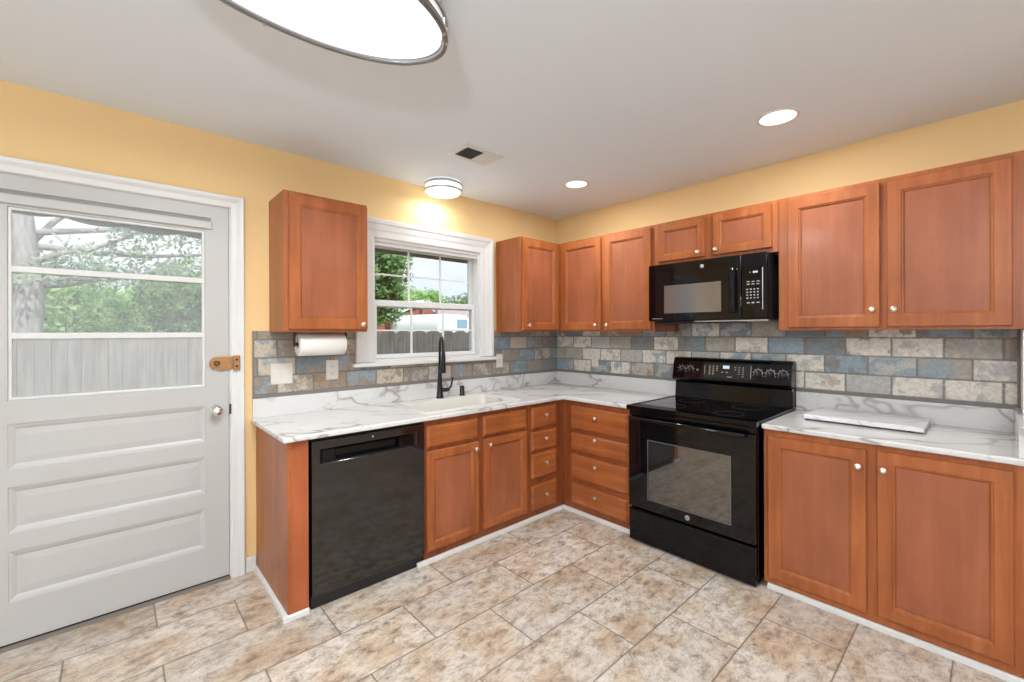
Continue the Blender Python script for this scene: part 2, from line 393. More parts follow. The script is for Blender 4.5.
# baseboard between door casing and cabinet end
mb = MB(WIN); mb.nested([(-2.742, -2.69, 0, .085, 0), (-2.742, -2.69, 0, .085, .010), (-2.742, -2.69, 0, .070, .014)]); obj('baseboard_back', mb, M_white, kind='structure')
# shoe mouldings along the cabinet feet
FB = .645                                            # face of the base cabinets
def shoe(n, F, pts_u, d):
    mb = MB(F); u0, u1 = pts_u
    mb.loft([[(u, 0, d), (u, 0, d+.017), (u, .018, d+.015), (u, .026, d+.007), (u, .027, d)] for u in (u0, u1)])
    return obj(n, mb, M_white, kind='structure')
shoe('trim_1', WIN, (-2.706, -2.588), FB-.006)
shoe('trim_2', WIN, (-1.972, -FB-.006), FB-.006)
shoe('trim_3', RNG, (FB-.006, 1.285), FB-.006)
shoe('trim_4', RNG, (2.13, 3.3), FB-.006)
mb = MB(lambda u, v, d: Vector((-2.686-d, -u, v)))
mb.loft([[(u, 0, 0), (u, 0, .017), (u, .018, .015), (u, .026, .007), (u, .027, 0)] for u in (0, FB+.010)]); obj('trim_5', mb, M_white, kind='structure')
# tile backsplashes with their grey liner
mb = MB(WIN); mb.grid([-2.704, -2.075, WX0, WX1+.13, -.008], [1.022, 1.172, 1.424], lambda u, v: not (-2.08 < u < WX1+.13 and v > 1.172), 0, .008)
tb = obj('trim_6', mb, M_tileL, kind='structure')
mb = MB(RNG); mb.grid([0, 1.262, 2.092, 3.058], [1.022, 1.4165, 1.52], lambda u, v: v < 1.4165 or 1.262 < u < 2.092, 0, .008); obj('trim_7', mb, M_tileR, kind='structure')
mb = MB(WIN); mb.box(-2.706, -.01, 1.0205, 1.0400, .008, .0115); mb.box(-2.706, -2.694, 1.0400, 1.424, .008, .0115); obj('trim_8', mb, M_liner, kind='structure', bev=.002)
mb = MB(RNG); mb.box(.0, 3.058, 1.0205, 1.0400, .008, .0115); mb.box(3.048, 3.058, 1.0400, 1.4165, .008, .0115); obj('trim_9', mb, M_liner, kind='structure', bev=.002)

# ------------------------------------------------------------------ entrance door
dr = struct_empty('door_1', (-3.3, 0, 0))
SL0, SL1 = -3.785, -2.822
GX0, GX1, GZ0, GZ1 = -3.667, -2.935, 1.11, 1.985
PN = [(.800, 1.003), (.514, .719), (.205, .428)]
us = [SL0, GX0, GX1, SL1]; vs = [.018, .205, .428, .514, .719, .800, 1.003, GZ0, GZ1, 2.002, 2.058, 2.13]
mb = MB(WIN); mb.grid([SL0, GX0, GX1, SL1], [.018, GZ0, GZ1, 2.13], lambda u, v: not (GX0 < u < GX1 and GZ0 < v < GZ1), -.045, -.014)
slab = obj('door_leaf', mb, M_door, dr)
def kd(u, v):
    if GX0 < u < GX1:
        if GZ0 < v < GZ1: return False
        for a, b in PN:
            if a < v < b: return False
    return True
mb = MB(WIN); mb.grid(us, vs, kd, -.014, 0); obj('door_frame', mb, M_door, dr, .002)
for a, b in PN:
    mb = MB(WIN); e = .0005; i = .012
    mb.nested([(GX0+e, GX1-e, a+e, b-e, -.014), (GX0+e, GX1-e, a+e, b-e, -.002), (GX0+i, GX1-i, a+i, b-i, -.005), (GX0+i+.012, GX1-i-.012, a+i+.012, b-i-.012, -.0115),
               (GX0+i+.045, GX1-i-.045, a+i+.040, b-i-.040, -.0085)])
    obj('door_panel', mb, M_door, dr)
# glazing bars and bead
mb = MB(WIN)
bz = [GZ0, 1.388, 1.416, 1.692, 1.72, GZ1]
mb.grid([GX0, GX0+.012, GX1-.012, GX1], [GZ0, GZ0+.012]+bz[1:5]+[GZ1-.012, GZ1], lambda u, v: not (GX0+.012 < u < GX1-.012) or v < GZ0+.012 or v > GZ1-.012 or bz[1] < v < bz[2] or bz[3] < v < bz[4], -.038, -.006)
obj('glazing_bar', mb, M_white, dr, .003)
mb = MB(WIN); mb.box(GX0+.005, GX1-.005, GZ0+.005, GZ1-.005, -.025, -.021); obj('glass_pane', mb, M_veil, dr)
# head channel across the top of the glass
mb = MB(WIN); mb.nested([(-3.74, -2.902, 1.995, 2.040, 0), (-3.74, -2.902, 1.995, 2.040, .013), (-3.736, -2.906, 2.0, 2.034, .017)])
mb.box(-3.74, -2.905, 2.058, 2.066, 0, .012)
obj('shade_channel', mb, M_door, dr, .002)
mb = MB(WIN); mb.box(-3.735, -2.907, 2.040, 2.058, .0, .003); obj('channel_shadow_strip', mb, mat('painted_channel_shadow', (.30, .29, .28), .6), dr)  # flat grey strip, coloured as the shadow inside the channel
# knob with rosette
mb = MB(WIN); mb.lathe([(.030, 0), (.030, .004), (.026, .008), (.012, .012), (.011, .032), (.020, .038), (.0275, .048), (.029, .058), (.025, .068), (.014, .074), (.0, .075)], (-2.888, .976, 0), 2, 24)
obj('door_knob', mb, M_chrome, dr, label='round chrome door knob')
# rim lock
mb = MB(WIN)
pts = [(-2.880+.038*math.cos(a), 1.241+.038*math.sin(a)) for a in [R(90+k*18) for k in range(11)]]+[(-2.805, 1.203), (-2.805, 1.279)]
mb.loft([[(x, z, 0) for x, z in pts], [(x, z, .020) for x, z in pts]])
lk = obj('rim_lock', mb, M_brass, dr, .003, label='brass night latch')
mb = MB(WIN); mb.lathe([(.016, .020), (.016, .026), (.008, .028), (.011, .036), (.010, .042), (0, .043)], (-2.884, 1.241, 0), 2, 16); obj('turn_button', mb, mat('dark_brass', (.28, .17, .09), .4, .8), lk)
mb = MB(WIN); mb.box(-2.803, -2.772, 1.198, 1.284, .016, .040)
st = obj('strike_box', mb, M_brass, dr, .003)
mb = MB(WIN)
for z in (1.222, 1.258): mb.lathe([(.006, .0401), (.006, .0415), (0, .042)], (-2.790, z, 0), 2, 10)
obj('screw', mb, M_rubber, st)
mb = MB(WIN); mb.box(-2.821, -2.806, .944, 1.004, .0, .012); obj('latch_plate', mb, mat('dark_bronze', (.05, .045, .04), .4, .6), dr, .004)
# jamb + casing (moulded) + threshold
mb = MB(WIN); mb.box(DX0-.0, DX0+.013, 0, DZ, -.14, .0); mb.box(DX1-.008, DX1, 0, DZ, -.14, .0); mb.box(DX0, DX1, DZ-.009, DZ, -.14, 0); obj('door_jamb', mb, M_white, dr)
mb = MB(WIN)
def casing(mb, x0, x1, ztop, wd, zb, prof):    # prof: list of (fraction across from the inner edge, depth)
    for k in range(len(prof)-1):
        pass
    n = len(prof)
    for side in (0, 1):
        rings = []
        for v_end in (zb, None):
            ring = [((x1+f*wd) if side else (x0-f*wd), (zb if v_end is not None else ztop+f*wd), d) for f, d in prof]
            rings.append(ring)
        mb.loft(rings)
    mb.loft([[(x0-f*wd, ztop+f*wd, d) for f, d in prof], [(x1+f*wd, ztop+f*wd, d) for f, d in prof]])
casing(mb, DX0+.003, DX1-.003, DZ-.006, .068, 0, [(0, 0), (0, .010), (.08, .014), (.45, .016), (.55, .020), (.72, .026), (.93, .028), (1, .022), (1, 0)])
obj('door_casing', mb, M_white, dr)
mb = MB(WIN); mb.nested([(DX0+.013, DX1-.008, 0.001, .010, -.10), (DX0+.013, DX1-.008, 0.001, .010, .0), (DX0+.013, DX1-.008, 0.001, .003, .024)]); obj('threshold', mb, M_grey, dr)
mb = MB(WIN); mb.box(SL0, SL1, .0101, .018, -.045, -.004); obj('door_sweep', mb, M_rubber, dr)
# scalloped outer trim seen through the glass
mb = MB(WIN); xs = [-3.78+k*.02 for k in range(46)]
def scal(x): return 1.984-.018*abs(math.sin((x+3.74)*math.pi/.235))-.012*math.sin((x+3.4)*5)
mb.loft([[(x, 2.10, -.11), (x, scal(x), -.11), (x, scal(x), -.128), (x, 2.10, -.128)] for x in xs], smooth=False)
for xa, sg in ((-3.768, 1), (-2.862, -1)):
    rings = []
    for k in range(9):
        z = 2.0-k*.026; rings.append([(xa-.03*sg, z, -.11), (xa+sg*(.066-.060*(k/8)**.7+.008*math.sin(k)), z, -.11), (xa+sg*(.066-.060*(k/8)**.7+.008*math.sin(k)), z, -.128), (xa-.03*sg, z, -.128)])
    mb.loft(rings)
obj('scalloped_trim', mb, M_dkwood, dr, label='dark scalloped trim behind the top pane')

# ------------------------------------------------------------------ window over the sink
wn_ = struct_empty('window_1', (-1.465, 0, WZ0))
mb = MB(WIN); casing(mb, WX0, WX1, WZ1, .135, WZ0+.005, [(0, 0), (0, .012), (.06, .015), (.35, .016), (.45, .020), (.70, .024), (.78, .030), (.95, .032), (1, .027), (1, 0)])
obj('window_casing', mb, M_white, wn_)
mb = MB(WIN)
J = .012
mb.grid([WX0, WX0+J, WX1-J, WX1], [WZ0, WZ0+.02, WZ1-.022, WZ1], lambda u, v: not (WX0+J < u < WX1-J and WZ0+.02 < v < WZ1-.022), -.14, 0)
obj('window_jamb', mb, M_white, wn_)
mb = MB(WIN); mb.box(-2.105, WX1+.165, 1.173, 1.200, 0, .050); obj('window_stool', mb, M_white, wn_, .006)
def sash(z0, z1, d, gz0, gz1, nm):
    x0, x1 = WX0+J, WX1-J; gx0, gx1 = -1.897, -1.030
    mb = MB(WIN); mb.grid([x0, gx0, gx1, x1], [z0, gz0, gz1, z1], lambda u, v: not (gx0 < u < gx1 and gz0 < v < gz1), d-.034, d); s_ = obj('window_sash', mb, M_vinyl, wn_, .003)
    mb = MB(WIN); w_ = .008
    c = [gx0+(gx1-gx0)*k/3 for k in (1, 2)]; zc = (gz0+gz1)/2
    mb.grid([gx0, c[0]-w_, c[0]+w_, c[1]-w_, c[1]+w_, gx1], [gz0, zc-w_*.7, zc+w_*.7, gz1], lambda u, v: abs(v-zc) < w_*.7 or any(abs(u-k) < w_ for k in c), d-.020, d-.014)
    obj('muntin', mb, M_vinyl, s_)
    mb = MB(WIN); mb.box(gx0-.004, gx1+.004, gz0-.004, gz1+.004, d-.0240, d-.0205); obj('glass_pane', mb, M_glass, s_)
sash(1.60, 2.066, -.085, 1.655, 2.040, 'upper')
sash(1.222, 1.650, -.045, 1.252, 1.606, 'lower')
mb = MB(WIN); mb.box(-1.49, -1.43, 1.650, 1.660, -.070, -.050); mb.box(-1.475, -1.445, 1.660, 1.668, -.065, -.055); obj('sash_lock', mb, M_vinyl, wn_, .002)
mb = MB(WIN); mb.box(WX0+J, WX1-J, 2.04, 2.068, -.045, -.012); obj('shade_rail', mb, M_white, wn_, .003)

# ------------------------------------------------------------------ cabinetry
def knob(parent, F, u, v, d):
    mb = MB(F); mb.lathe([(.009, 0), (.0065, .004), (.006, .012), (.011, .017), (.0155, .022), (.0145, .027), (.008, .030), (0, .031)], (u, v, d), 2, 16)
    return obj('knob', mb, M_nickel, parent, label='brushed nickel knob')
def cdoor(parent, F, u0, u1, v0, v1, d, kn=None, rail=.056, th=.020):
    mb = MB(F); r = rail; c = .004
    mb.nested([(u0, u1, v0, v1, d), (u0, u1, v0, v1, d+th-.006), (u0+c, u1-c, v0+c, v1-c, d+th), (u0+r, u1-r, v0+r, v1-r, d+th),
               (u0+r+.003, u1-r-.003, v0+r+.003, v1-r-.003, d+th-.004), (u0+r+.008, u1-r-.008, v0+r+.008, v1-r-.008, d+th-.005), (u0+r+.013, u1-r-.013, v0+r+.013, v1-r-.013, d+th-.010),
               (u0+r+.013, u1-r-.013, v0+r+.013, v1-r-.013, d+th-.014)])
    o = obj('door', mb, M_wood, parent)
    mb = MB(F); i_ = r+.0145; mb.box(u0+i_, u1-i_, v0+i_, v1-i_, d+th-.0139, d+th-.0112); obj('panel', mb, M_panel, o)
    if kn: knob(o, F, kn[0], kn[1], d+th)
    return o
def cdrawer(parent, F, u0, u1, v0, v1, d, kn=None, name='drawer', th=.020, m=None):
    mb = MB(F)
    mb.nested([(u0, u1, v0, v1, d), (u0, u1, v0, v1, d+th-.012), (u0+.004, u1-.004, v0+.004, v1-.004, d+th-.010), (u0+.014, u1-.014, v0+.014, v1-.014, d+th)])
    o = obj(name, mb, m or (M_woodh if F is WIN else M_woodv), parent)
    if kn: knob(o, F, kn[0], kn[1], d+th)
    return o
def carcass(parent, F, u0, u1, v0, v1, d, fm=None, toe=0, back=.002, top=True, holes=()):
    mb = MB(F); t_ = .016; fd = d-.019
    mb.box(u0, u0+t_, v0, v1, back, fd); mb.box(u1-t_, u1, v0, v1, back, fd)
    mb.box(u0+t_, u1-t_, v0+toe, v0+toe+t_, back, fd)
    if top: mb.box(u0+t_, u1-t_, v1-t_, v1, back, fd)
    mb.box(u0+t_, u1-t_, v0, v1, back, back+.005)
    obj('case', mb, M_wood, parent, .001)
    us = sorted({u0, u1, *[h[0] for h in holes], *[h[1] for h in holes]}); vs = sorted({v0, v1, *[h[2] for h in holes], *[h[3] for h in holes]})
    mb = MB(F); mb.grid(us, vs, lambda u, v: not any(h[0] < u < h[1] and h[2] < v < h[3] for h in holes), fd, d)
    obj('face_frame', mb, fm or M_wood, parent, .001)
    if toe:
        pass
def hole(u0, u1, v0, v1, g=.012): return (u0+g, u1-g, v0+g, v1-g)

TOE = .030; BT = .874
def basecab(name, label, F, u0, u1, loc, doors=(), drawers=(), group=None, fd=FB, false=(), fm=None):
    t_ = thing(name, label, 'cabinet', loc, group)
    hs = [hole(*x[:4]) for x in list(doors)+list(drawers)+list(false)]
    carcass(t_, F, u0, u1, TOE, BT, fd, fm, holes=hs, top=False)
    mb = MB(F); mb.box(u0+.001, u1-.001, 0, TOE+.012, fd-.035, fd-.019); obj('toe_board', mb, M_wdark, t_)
    for x in doors: cdoor(t_, F, *x[:4], fd, x[4], rail=.047 if F is WIN else .054)
    for x in drawers: cdrawer(t_, F, *x[:4], fd, x[4])
    for x in false: cdrawer(t_, F, *x[:4], fd, None, 'false_drawer_front')
    return t_
# end panel beside the dishwasher
t_ = thing('end_panel', 'cherry wood end panel closing the worktop run left of the dishwasher', 'cabinet panel', (-2.636, -.33, 0))
mb = MB(WIN); mb.box(-2.686, -2.670, .0, BT, .003, FB-.001); obj('side_panel', mb, M_wood, t_, .001)
mb = MB(WIN); mb.box(-2.670, -2.588, .0, BT, FB-.019, FB); obj('stile', mb, wood('stile_wood', (.34, .088, .03), (.40, .108, .036), (.45, .13, .045)), t_, .001)
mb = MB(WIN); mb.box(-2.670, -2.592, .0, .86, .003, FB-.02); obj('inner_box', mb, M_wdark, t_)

basecab('sink_cabinet', 'cherry base cabinet with two doors under the sink, right of the dishwasher', WIN, -1.922, -1.036, (-1.48, -.33, 0),
        doors=[(-1.908, -1.515, .076, .684, (-1.548, .643)), (-1.470, -1.066, .082, .688, (-1.429, .650))],
        false=[(-1.908, -1.515, .703, .838), (-1.470, -1.066, .707, .845)], fm=M_frame_shade)
basecab('drawer_cabinet', 'narrow cherry drawer stack left of the inside corner under the window wall worktop', WIN, -1.034, -FB, (-.84, -.33, 0),
        drawers=[(-1.013, -.741, a, b, (-.878, k)) for a, b, k in ((.688, .848, .783), (.520, .662, .605), (.310, .496, .420), (.072, .262, .180))], fm=M_frame_shade)
basecab('drawer_cabinet', 'wide cherry drawer stack between the inside corner and the black range', RNG, FB, 1.284, (-.33, -.965, 0),
        drawers=[(.733, 1.250, a, b, (.982, k)) for a, b, k in ((.655, .832, .768), (.490, .625, .604), (.268, .458, .404), (.074, .232, .182))], fm=M_frame_shade)
basecab('base_cabinet', 'cherry base cabinet with two large doors under the right hand worktop', RNG, 2.112, 3.30, (-.33, -2.7, 0),
        doors=[(2.136, 2.562, .066, .842, (2.533, .762)), (2.600, 3.026, .072, .850, (2.627, .764))])

UT, UB, UD = 2.213, 1.417, .312
def uppercab(name, label, F, u0, u1, loc, doors, v0=UB, v1=UT, fr=(0, 0)):
    t_ = thing(name, label, 'cabinet', loc)
    carcass(t_, F, u0, u1, v0, v1, UD, holes=[hole(*x[:4]) for x in doors])
    for x in doors: cdoor(t_, F, *x[:4], UD, x[4], rail=x[5] if len(x) > 5 else .056)
    return t_
uppercab('upper_cabinet', 'cherry single door upper cabinet hanging alone left of the window', WIN, -2.612, -2.130, (-2.37, 0, UB),
         [(-2.590, -2.132, 1.432, 2.196, (-2.171, 1.462))])
uppercab('upper_cabinet', 'cherry single door upper cabinet right of the window, in the corner', WIN, -.800, -UD, (-.56, 0, UB),
         [(-.786, -.347, 1.430, 2.196, (-.727, 1.470))])
uc = uppercab('upper_cabinet', 'cherry two door upper cabinet between the corner and the microwave', RNG, UD, 1.262, (0, -.78, UB),
         [(.350, .780, 1.430, 2.196, (.738, 1.468)), (.820, 1.240, 1.430, 2.196, (.852, 1.468))])
uppercab('upper_cabinet', 'short cherry two door upper cabinet above the microwave', RNG, 1.263, 2.090, (0, -1.68, 1.897),
         [(1.298, 1.645, 1.925, 2.192, (1.607, 1.957), .045), (1.700, 2.058, 1.925, 2.192, (1.725, 1.958), .045)], v0=1.898)
uppercab('upper_cabinet', 'large cherry two door upper cabinet at the right, beyond the microwave', RNG, 2.091, 3.40, (0, -2.7, UB),
         [(2.143, 2.570, 1.432, 2.190, (2.537, 1.524)), (2.597, 3.030, 1.432, 2.190, (2.626, 1.523))])
mb = MB(RNG); mb.box(1.264, 1.42, 1.412, 1.470, .25, .31); tag(obj('wood_block', mb, M_wdark, org=(-.28, -1.34, 1.412)), 'dark cherry wood block just below the left end of the microwave', 'wood block')

# ------------------------------------------------------------------ worktops
CT0, CT1 = .876, .903; CF = .676
SX0, SX1, SY0, SY1 = -1.825, -1.105, -.565, -.165      # sink hole
t_ = thing('worktop', 'long white marble worktop turning the corner from the door to the range', 'countertop', (-1.5, -.3, CT0))
mb = MB(); mb.grid([-2.712, SX0, SX1, -CF, -.003], [-1.2855, -CF, SY0, SY1, -.003], lambda x, y: (y > -CF or x > -CF) and not (SX0 < x < SX1 and SY0 < y < SY1), CT0, CT1)
obj('slab', mb, M_marble, t_, .007, seg=3)
mb = MB(WIN); mb.box(-2.706, -.0225, CT1, 1.020, .002, .022); obj('upstand', mb, M_marble, t_, .002)
mb = MB(RNG); mb.box(.0025, 1.286, CT1, 1.020, .002, .022); obj('upstand', mb, M_marble, t_, .002)
t_ = thing('worktop', 'short white marble worktop right of the black range', 'countertop', (-.34, -2.6, CT0))
mb = MB(); mb.box(-CF, -.003, -3.30, -2.109, CT0, CT1); obj('slab', mb, M_marble, t_, .007, seg=3)
mb = MB(RNG); mb.box(2.1012, 3.038, CT1, 1.020, .002, .022); obj('upstand', mb, M_marble, t_, .002)
mb = MB(RNG); mb.box(3.038, 3.058, CT1, 1.030, .002, .655); obj('upstand', mb, M_marble, t_, .002)

# sink
def rrect(x0, x1, y0, y1, r, z, n=6):
    out = []
    for cx, cy, a0 in ((x1-r, y1-r, 0), (x0+r, y1-r, 90), (x0+r, y0+r, 180), (x1-r, y0+r, 270)):
        for k in range(n+1):
            a = R(a0+90*k/n); out.append((cx+r*math.cos(a), cy+r*math.sin(a), z))
    return out
t_ = thing('kitchen_sink', 'off white drop-in sink set in the marble worktop below the window', 'sink', (-1.465, -.36, CT1))
mb = MB(); x0, x1, y0, y1 = -1.890, -1.040, -.610, -.100
mb.loft([rrect(x0, x1, y0, y1, .05, CT1+.0005), rrect(x0, x1, y0, y1, .05, CT1+.004), rrect(x0+.006, x1-.006, y0+.006, y1-.006, .045, CT1+.009), rrect(x0+.045, x1-.045, y0+.040, y1-.080, .06, CT1+.009),
         rrect(x0+.052, x1-.052, y0+.047, y1-.087, .055, CT1+.002), rrect(x0+.072, x1-.072, y0+.065, y1-.105, .05, CT1-.045), rrect(x0+.085, x1-.085, y0+.078, y1-.118, .06, CT1-.125),
         rrect(x0+.12, x1-.12, y0+.11, y1-.15, .06, CT1-.14)], cap0=False, smooth=True)
obj('basin', mb, M_sink, t_)
mb = MB(); mb.lathe([(.042, 0), (.042, .003), (.036, .004), (.030, .0015), (0, .001)], (-1.465, -.37, CT1-.1395), 2, 24); obj('drain', mb, M_steel, t_)
# faucet
fx, fy = -1.478, -.135; fz = CT1+.009
t_ = thing('kitchen_faucet', 'tall matte black gooseneck faucet behind the sink', 'faucet', (fx, fy, fz))
mb = MB(); mb.lathe([(.030, 0), (.030, .004), (.026, .010), (.0215, .06), (.0175, .13), (.013, .20), (.0115, .26)], (fx, fy, fz), 2, 20); obj('body', mb, M_faucet, t_)
dxf, dyf = -.40, -.916
arc = [(fx, fy, fz+.255)]+[(fx+dxf*.080*(1-math.cos(a)), fy+dyf*.080*(1-math.cos(a)), fz+.385+.080*math.sin(a)) for a in [R(k*15) for k in range(0, 13)]]
arc += [(fx+dxf*.160, fy+dyf*.160, fz+.34)]
mb = MB(); mb.tube(arc, .0095, 12); neck = obj('gooseneck', mb, M_faucet, t_)
mb = MB(); e = Vector(arc[-1]); mb.lathe([(.0105, .03), (.014, .015), (.0155, -.01), (.0175, -.085), (.019, -.125), (.0165, -.135), (0, -.136)], tuple(e), 2, 18); obj('spray_head', mb, M_faucet, t_)
mb = MB(); mb.tube([(fx+.012, fy, fz+.062), (fx+.055, fy-.010, fz+.060), (fx+.078, fy-.014, fz+.064)], [.016, .016, .013], 12); mb.tube([(fx+.072, fy-.013, fz+.066), (fx+.092, fy-.016, fz+.085), (fx+.102, fy-.018, fz+.13), (fx+.104, fy-.018, fz+.155)], [.009, .008, .007, .006], 10)
obj('lever_handle', mb, M_faucet, t_)
mb = MB(); mb.tube([(fx+dxf*.012, fy+dyf*.012, fz+.20), (fx+dxf*.05, fy+dyf*.05, fz+.215), (fx+dxf*.12, fy+dyf*.12, fz+.245), (fx+dxf*.152, fy+dyf*.152, fz+.26)], .005, 8)
obj('holder_arm', mb, M_faucet, t_)
mb = MB(); mb.lathe([(.024, 0), (.024, .005), (.019, .010), (.019, .072), (.017, .077), (0, .078)], (-1.268, -.130, fz), 2, 18)
tag(obj('air_gap_cap', mb, M_faucet, org=(-1.268, -.130, fz)), 'small black cylindrical cap standing right of the faucet', 'sink fitting')

# ------------------------------------------------------------------ dishwasher
t_ = thing('dishwasher', 'black built-in dishwasher left of the sink cabinet', 'dishwasher', (-2.245, -.33, 0))
mb = MB(WIN); mb.box(-2.575, -1.930, .03, .868, .02, .615); obj('tub_body', mb, M_bmat, t_)
u0, u1 = -2.577, -1.930
hx0, hx1, hz0, hz1 = -2.535, -1.985, .742, .816
sx0, sx1, sz0, sz1 = -2.455, -2.090, .756, .803
mb = MB(WIN)
mb.grid([u0, hx0, hx1, u1], [.072, hz0, hz1, .860], lambda u, v: not (hx0 < u < hx1 and hz0 < v < hz1), .625, .664)
dp = obj('door', mb, M_bsheen, t_, .003)
mb = MB(WIN)
mb.nested([(hx0, hx1, hz0, hz1, .664), (hx0+.012, hx1-.012, hz0+.008, hz1-.008, .657), (sx0-.004, sx1+.004, sz0-.003, sz1+.003, .659), (sx0, sx1, sz0, sz1, .655), (sx0+.003, sx1-.003, sz0+.002, sz1-.001, .628)], cap0=False)
obj('pocket_handle', mb, M_black, dp)
mb = MB(WIN); mb.lathe([(.0055, .6642), (.0055, .6652), (0, .6653)], (-2.255, .838, 0), 2, 14); obj('badge', mb, M_steel, dp)
mb = MB(WIN); mb.box(u0+.004, u1-.004, .002, .066, .60, .635); obj('kick_plate', mb, M_bmat, t_)
mb = MB(WIN); mb.box(u0-.004, u1+.004, .8605, .868, .61, .640); obj('top_gasket', mb, M_rubber, t_)

# ------------------------------------------------------------------ range
t_ = thing('electric_range', 'black freestanding electric range with glass cooktop and oven', 'stove', (-.35, -1.704, 0))
U0, U1 = 1.293, 2.098
def RGE(u, v, d): return Vector((-d*1.03, -u, v))
UC = (U0+U1)/2
mb = MB(RGE); mb.box(U0+.004, U1-.004, .014, .884, .03, .655); obj('body', mb, M_black, t_, .003)
mb = MB(RGE); mb.nested([(U0+.006, U1-.006, .010, .220, .655), (U0+.006, U1-.006, .010, .220, .694), (U0+.012, U1-.012, .016, .212, .700)]); obj('storage_drawer', mb, M_black, t_)
ox0, ox1, oz0, oz1 = 1.443, 1.962, .312, .698
mb = MB(RGE); mb.grid([U0+.006, ox0, ox1, U1-.006], [.238, oz0, oz1, .842], lambda u, v: not (ox0 < u < ox1 and oz0 < v < oz1), .655, .700); od = obj('oven_door', mb, M_bglass, t_, .004)
mb = MB(RGE); mb.box(ox0, ox1, oz0, oz1, .672, .6985); win = obj('oven_window', mb, M_ovwin, od)
mb = MB(RGE); w_ = .0045; mb.grid([ox0-w_, ox0+w_*.4, ox1-w_*.4, ox1+w_], [oz0-w_, oz0+w_*.4, oz1-w_*.4, oz1+w_], lambda u, v: not (ox0+w_*.4 < u < ox1-w_*.4 and oz0+w_*.4 < v < oz1-w_*.4), .7001, .7012); obj('window_border', mb, M_frame, od)
mb = MB(RGE); mb.tube([(U0+.055, .835, .698), (U0+.058, .838, .735), (U0+.075, .840, .744), (UC, .840, .748), (U1-.075, .840, .744), (U1-.058, .838, .735), (U1-.055, .835, .698)], .0125, 12); obj('oven_handle', mb, M_black, od)
mb = MB(RGE); mb.lathe([(.015, .7001), (.015, .7022), (.0135, .7030), (0, .7031)], (1.708, .268+.004, 0), 2, 24); bd = obj('badge', mb, M_steel, od)
mb = MB(RGE); mb.box(U0+.004, U1-.004, .846, .884, .655, .690); obj('front_manifold', mb, M_black, t_, .004)
mb = MB(lambda a, b, c: Vector((-b*1.03, -a, c)))
mb.grid([U0-.006, U0+.016, U1-.016, U1+.006], [.045, .075, .690, .712], lambda a, b: not (U0+.016 < a < U1-.016 and .075 < b < .690), .886, .916); obj('cooktop_frame', mb, M_black, t_, .004)
mb = MB(lambda a, b, c: Vector((-b*1.03, -a, c))); mb.box(U0+.016, U1-.016, .075, .690, .890, .912); ck = obj('glass_cooktop', mb, M_bglass, t_)
for a, b, r in ((U0+.21, .22, .085), (U1-.21, .22, .10), (U0+.21, .53, .10), (U1-.21, .53, .085)):
    mb = MB(lambda a, b, c: Vector((-b*1.03, -a, c))); mb.lathe([(r, .9121), (r, .9124), (r-.0025, .9124), (r-.0025, .9121)], (a, b, 0), 2, 40, cap0=False, cap1=False)
    obj('burner_ring', mb, M_frame, ck)
# backguard
mb = MB(RGE)
prof = [(.912, .075), (1.02, .066), (1.040, .060), (1.040, .004), (.912, .004)]
mb.loft([[(u, v, d) for v, d in prof] for u in (U0+.006, U1+.001)]); obj('backguard_riser', mb, M_black, t_, .003)
mb = MB(RGE)
prof = [(1.040, .004), (1.040, .092), (1.050, .103), (1.060, .105), (1.190, .078), (1.208, .070), (1.216, .055), (1.214, .004)]
mb.loft([[(u, v, d) for v, d in prof] for u in (U0-.002, U1+.002)]); cp = obj('control_panel', mb, M_bglass, t_, .004)
sl = (.078-.105)/(1.190-1.060)
def pd(v): return .105+sl*(v-1.060)
def slant(parent, name, u0, u1, v0, v1, m, h=.0015):
    mb = MB(RGE); mb.loft([[(u0, v0, pd(v0)-.001), (u1, v0, pd(v0)-.001), (u1, v1, pd(v1)-.001), (u0, v1, pd(v1)-.001)], [(u0, v0, pd(v0)+h), (u1, v0, pd(v0)+h), (u1, v1, pd(v1)+h), (u0, v1, pd(v1)+h)]])
    return obj(name, mb, m, parent) if name else mb
slant(cp, 'display_panel', 1.535, 1.860, 1.078, 1.180, mat('display_window', (.02, .02, .024), .08))
def sq(mb, u0, u1, v0, v1, h=.0022, nm='key_mark', m=None):
    mb = MB(RGE); mb.loft([[(u0, v0, pd(v0)+.001), (u1, v0, pd(v0)+.001), (u1, v1, pd(v1)+.001), (u0, v1, pd(v1)+.001)], [(u0, v0, pd(v0)+h), (u1, v0, pd(v0)+h), (u1, v1, pd(v1)+h), (u0, v1, pd(v1)+h)]])
    obj(nm, mb, m or M_mark, cp)
for i in range(3):
    for j in range(5 if i < 2 else 3):
        u = 1.575+i*.026; v = 1.160-j*.014; sq(mb, u-.006, u+.006, v-.0028, v+.0028)
for i in range(3):
    for j in range(2+i*2 if i < 2 else 5):
        u = 1.752+i*.026; v = 1.158-j*.015; sq(mb, u-.005, u+.005, v-.0022, v+.0022)
sq(mb, 1.537, 1.541, 1.10, 1.165); sq(mb, 1.853, 1.857, 1.09, 1.172); sq(mb, 1.66, 1.672, 1.118, 1.124); sq(mb, 1.69, 1.703, 1.118, 1.124); sq(mb, 1.70, 1.735, 1.088, 1.092)
for cu in (1.365, 1.428, 1.900, 1.975, 2.050):
    for k in range(7):
        a = R(-120+k*40)
        sq(mb, cu+.034*math.sin(a)-.0025, cu+.034*math.sin(a)+.0025, 1.128+.034*math.cos(a)-.002, 1.128+.034*math.cos(a)+.002, nm='dial_tick')
sq(mb, 1.668, 1.712, 1.146, 1.168, nm='clock_display', m=M_led)
mb = MB(RGE); mb.lathe([(.008, 0), (.008, .004), (0, .005)], (1.485, 1.128, pd(1.128)), 2, 14); obj('selector_button', mb, M_steel, cp)
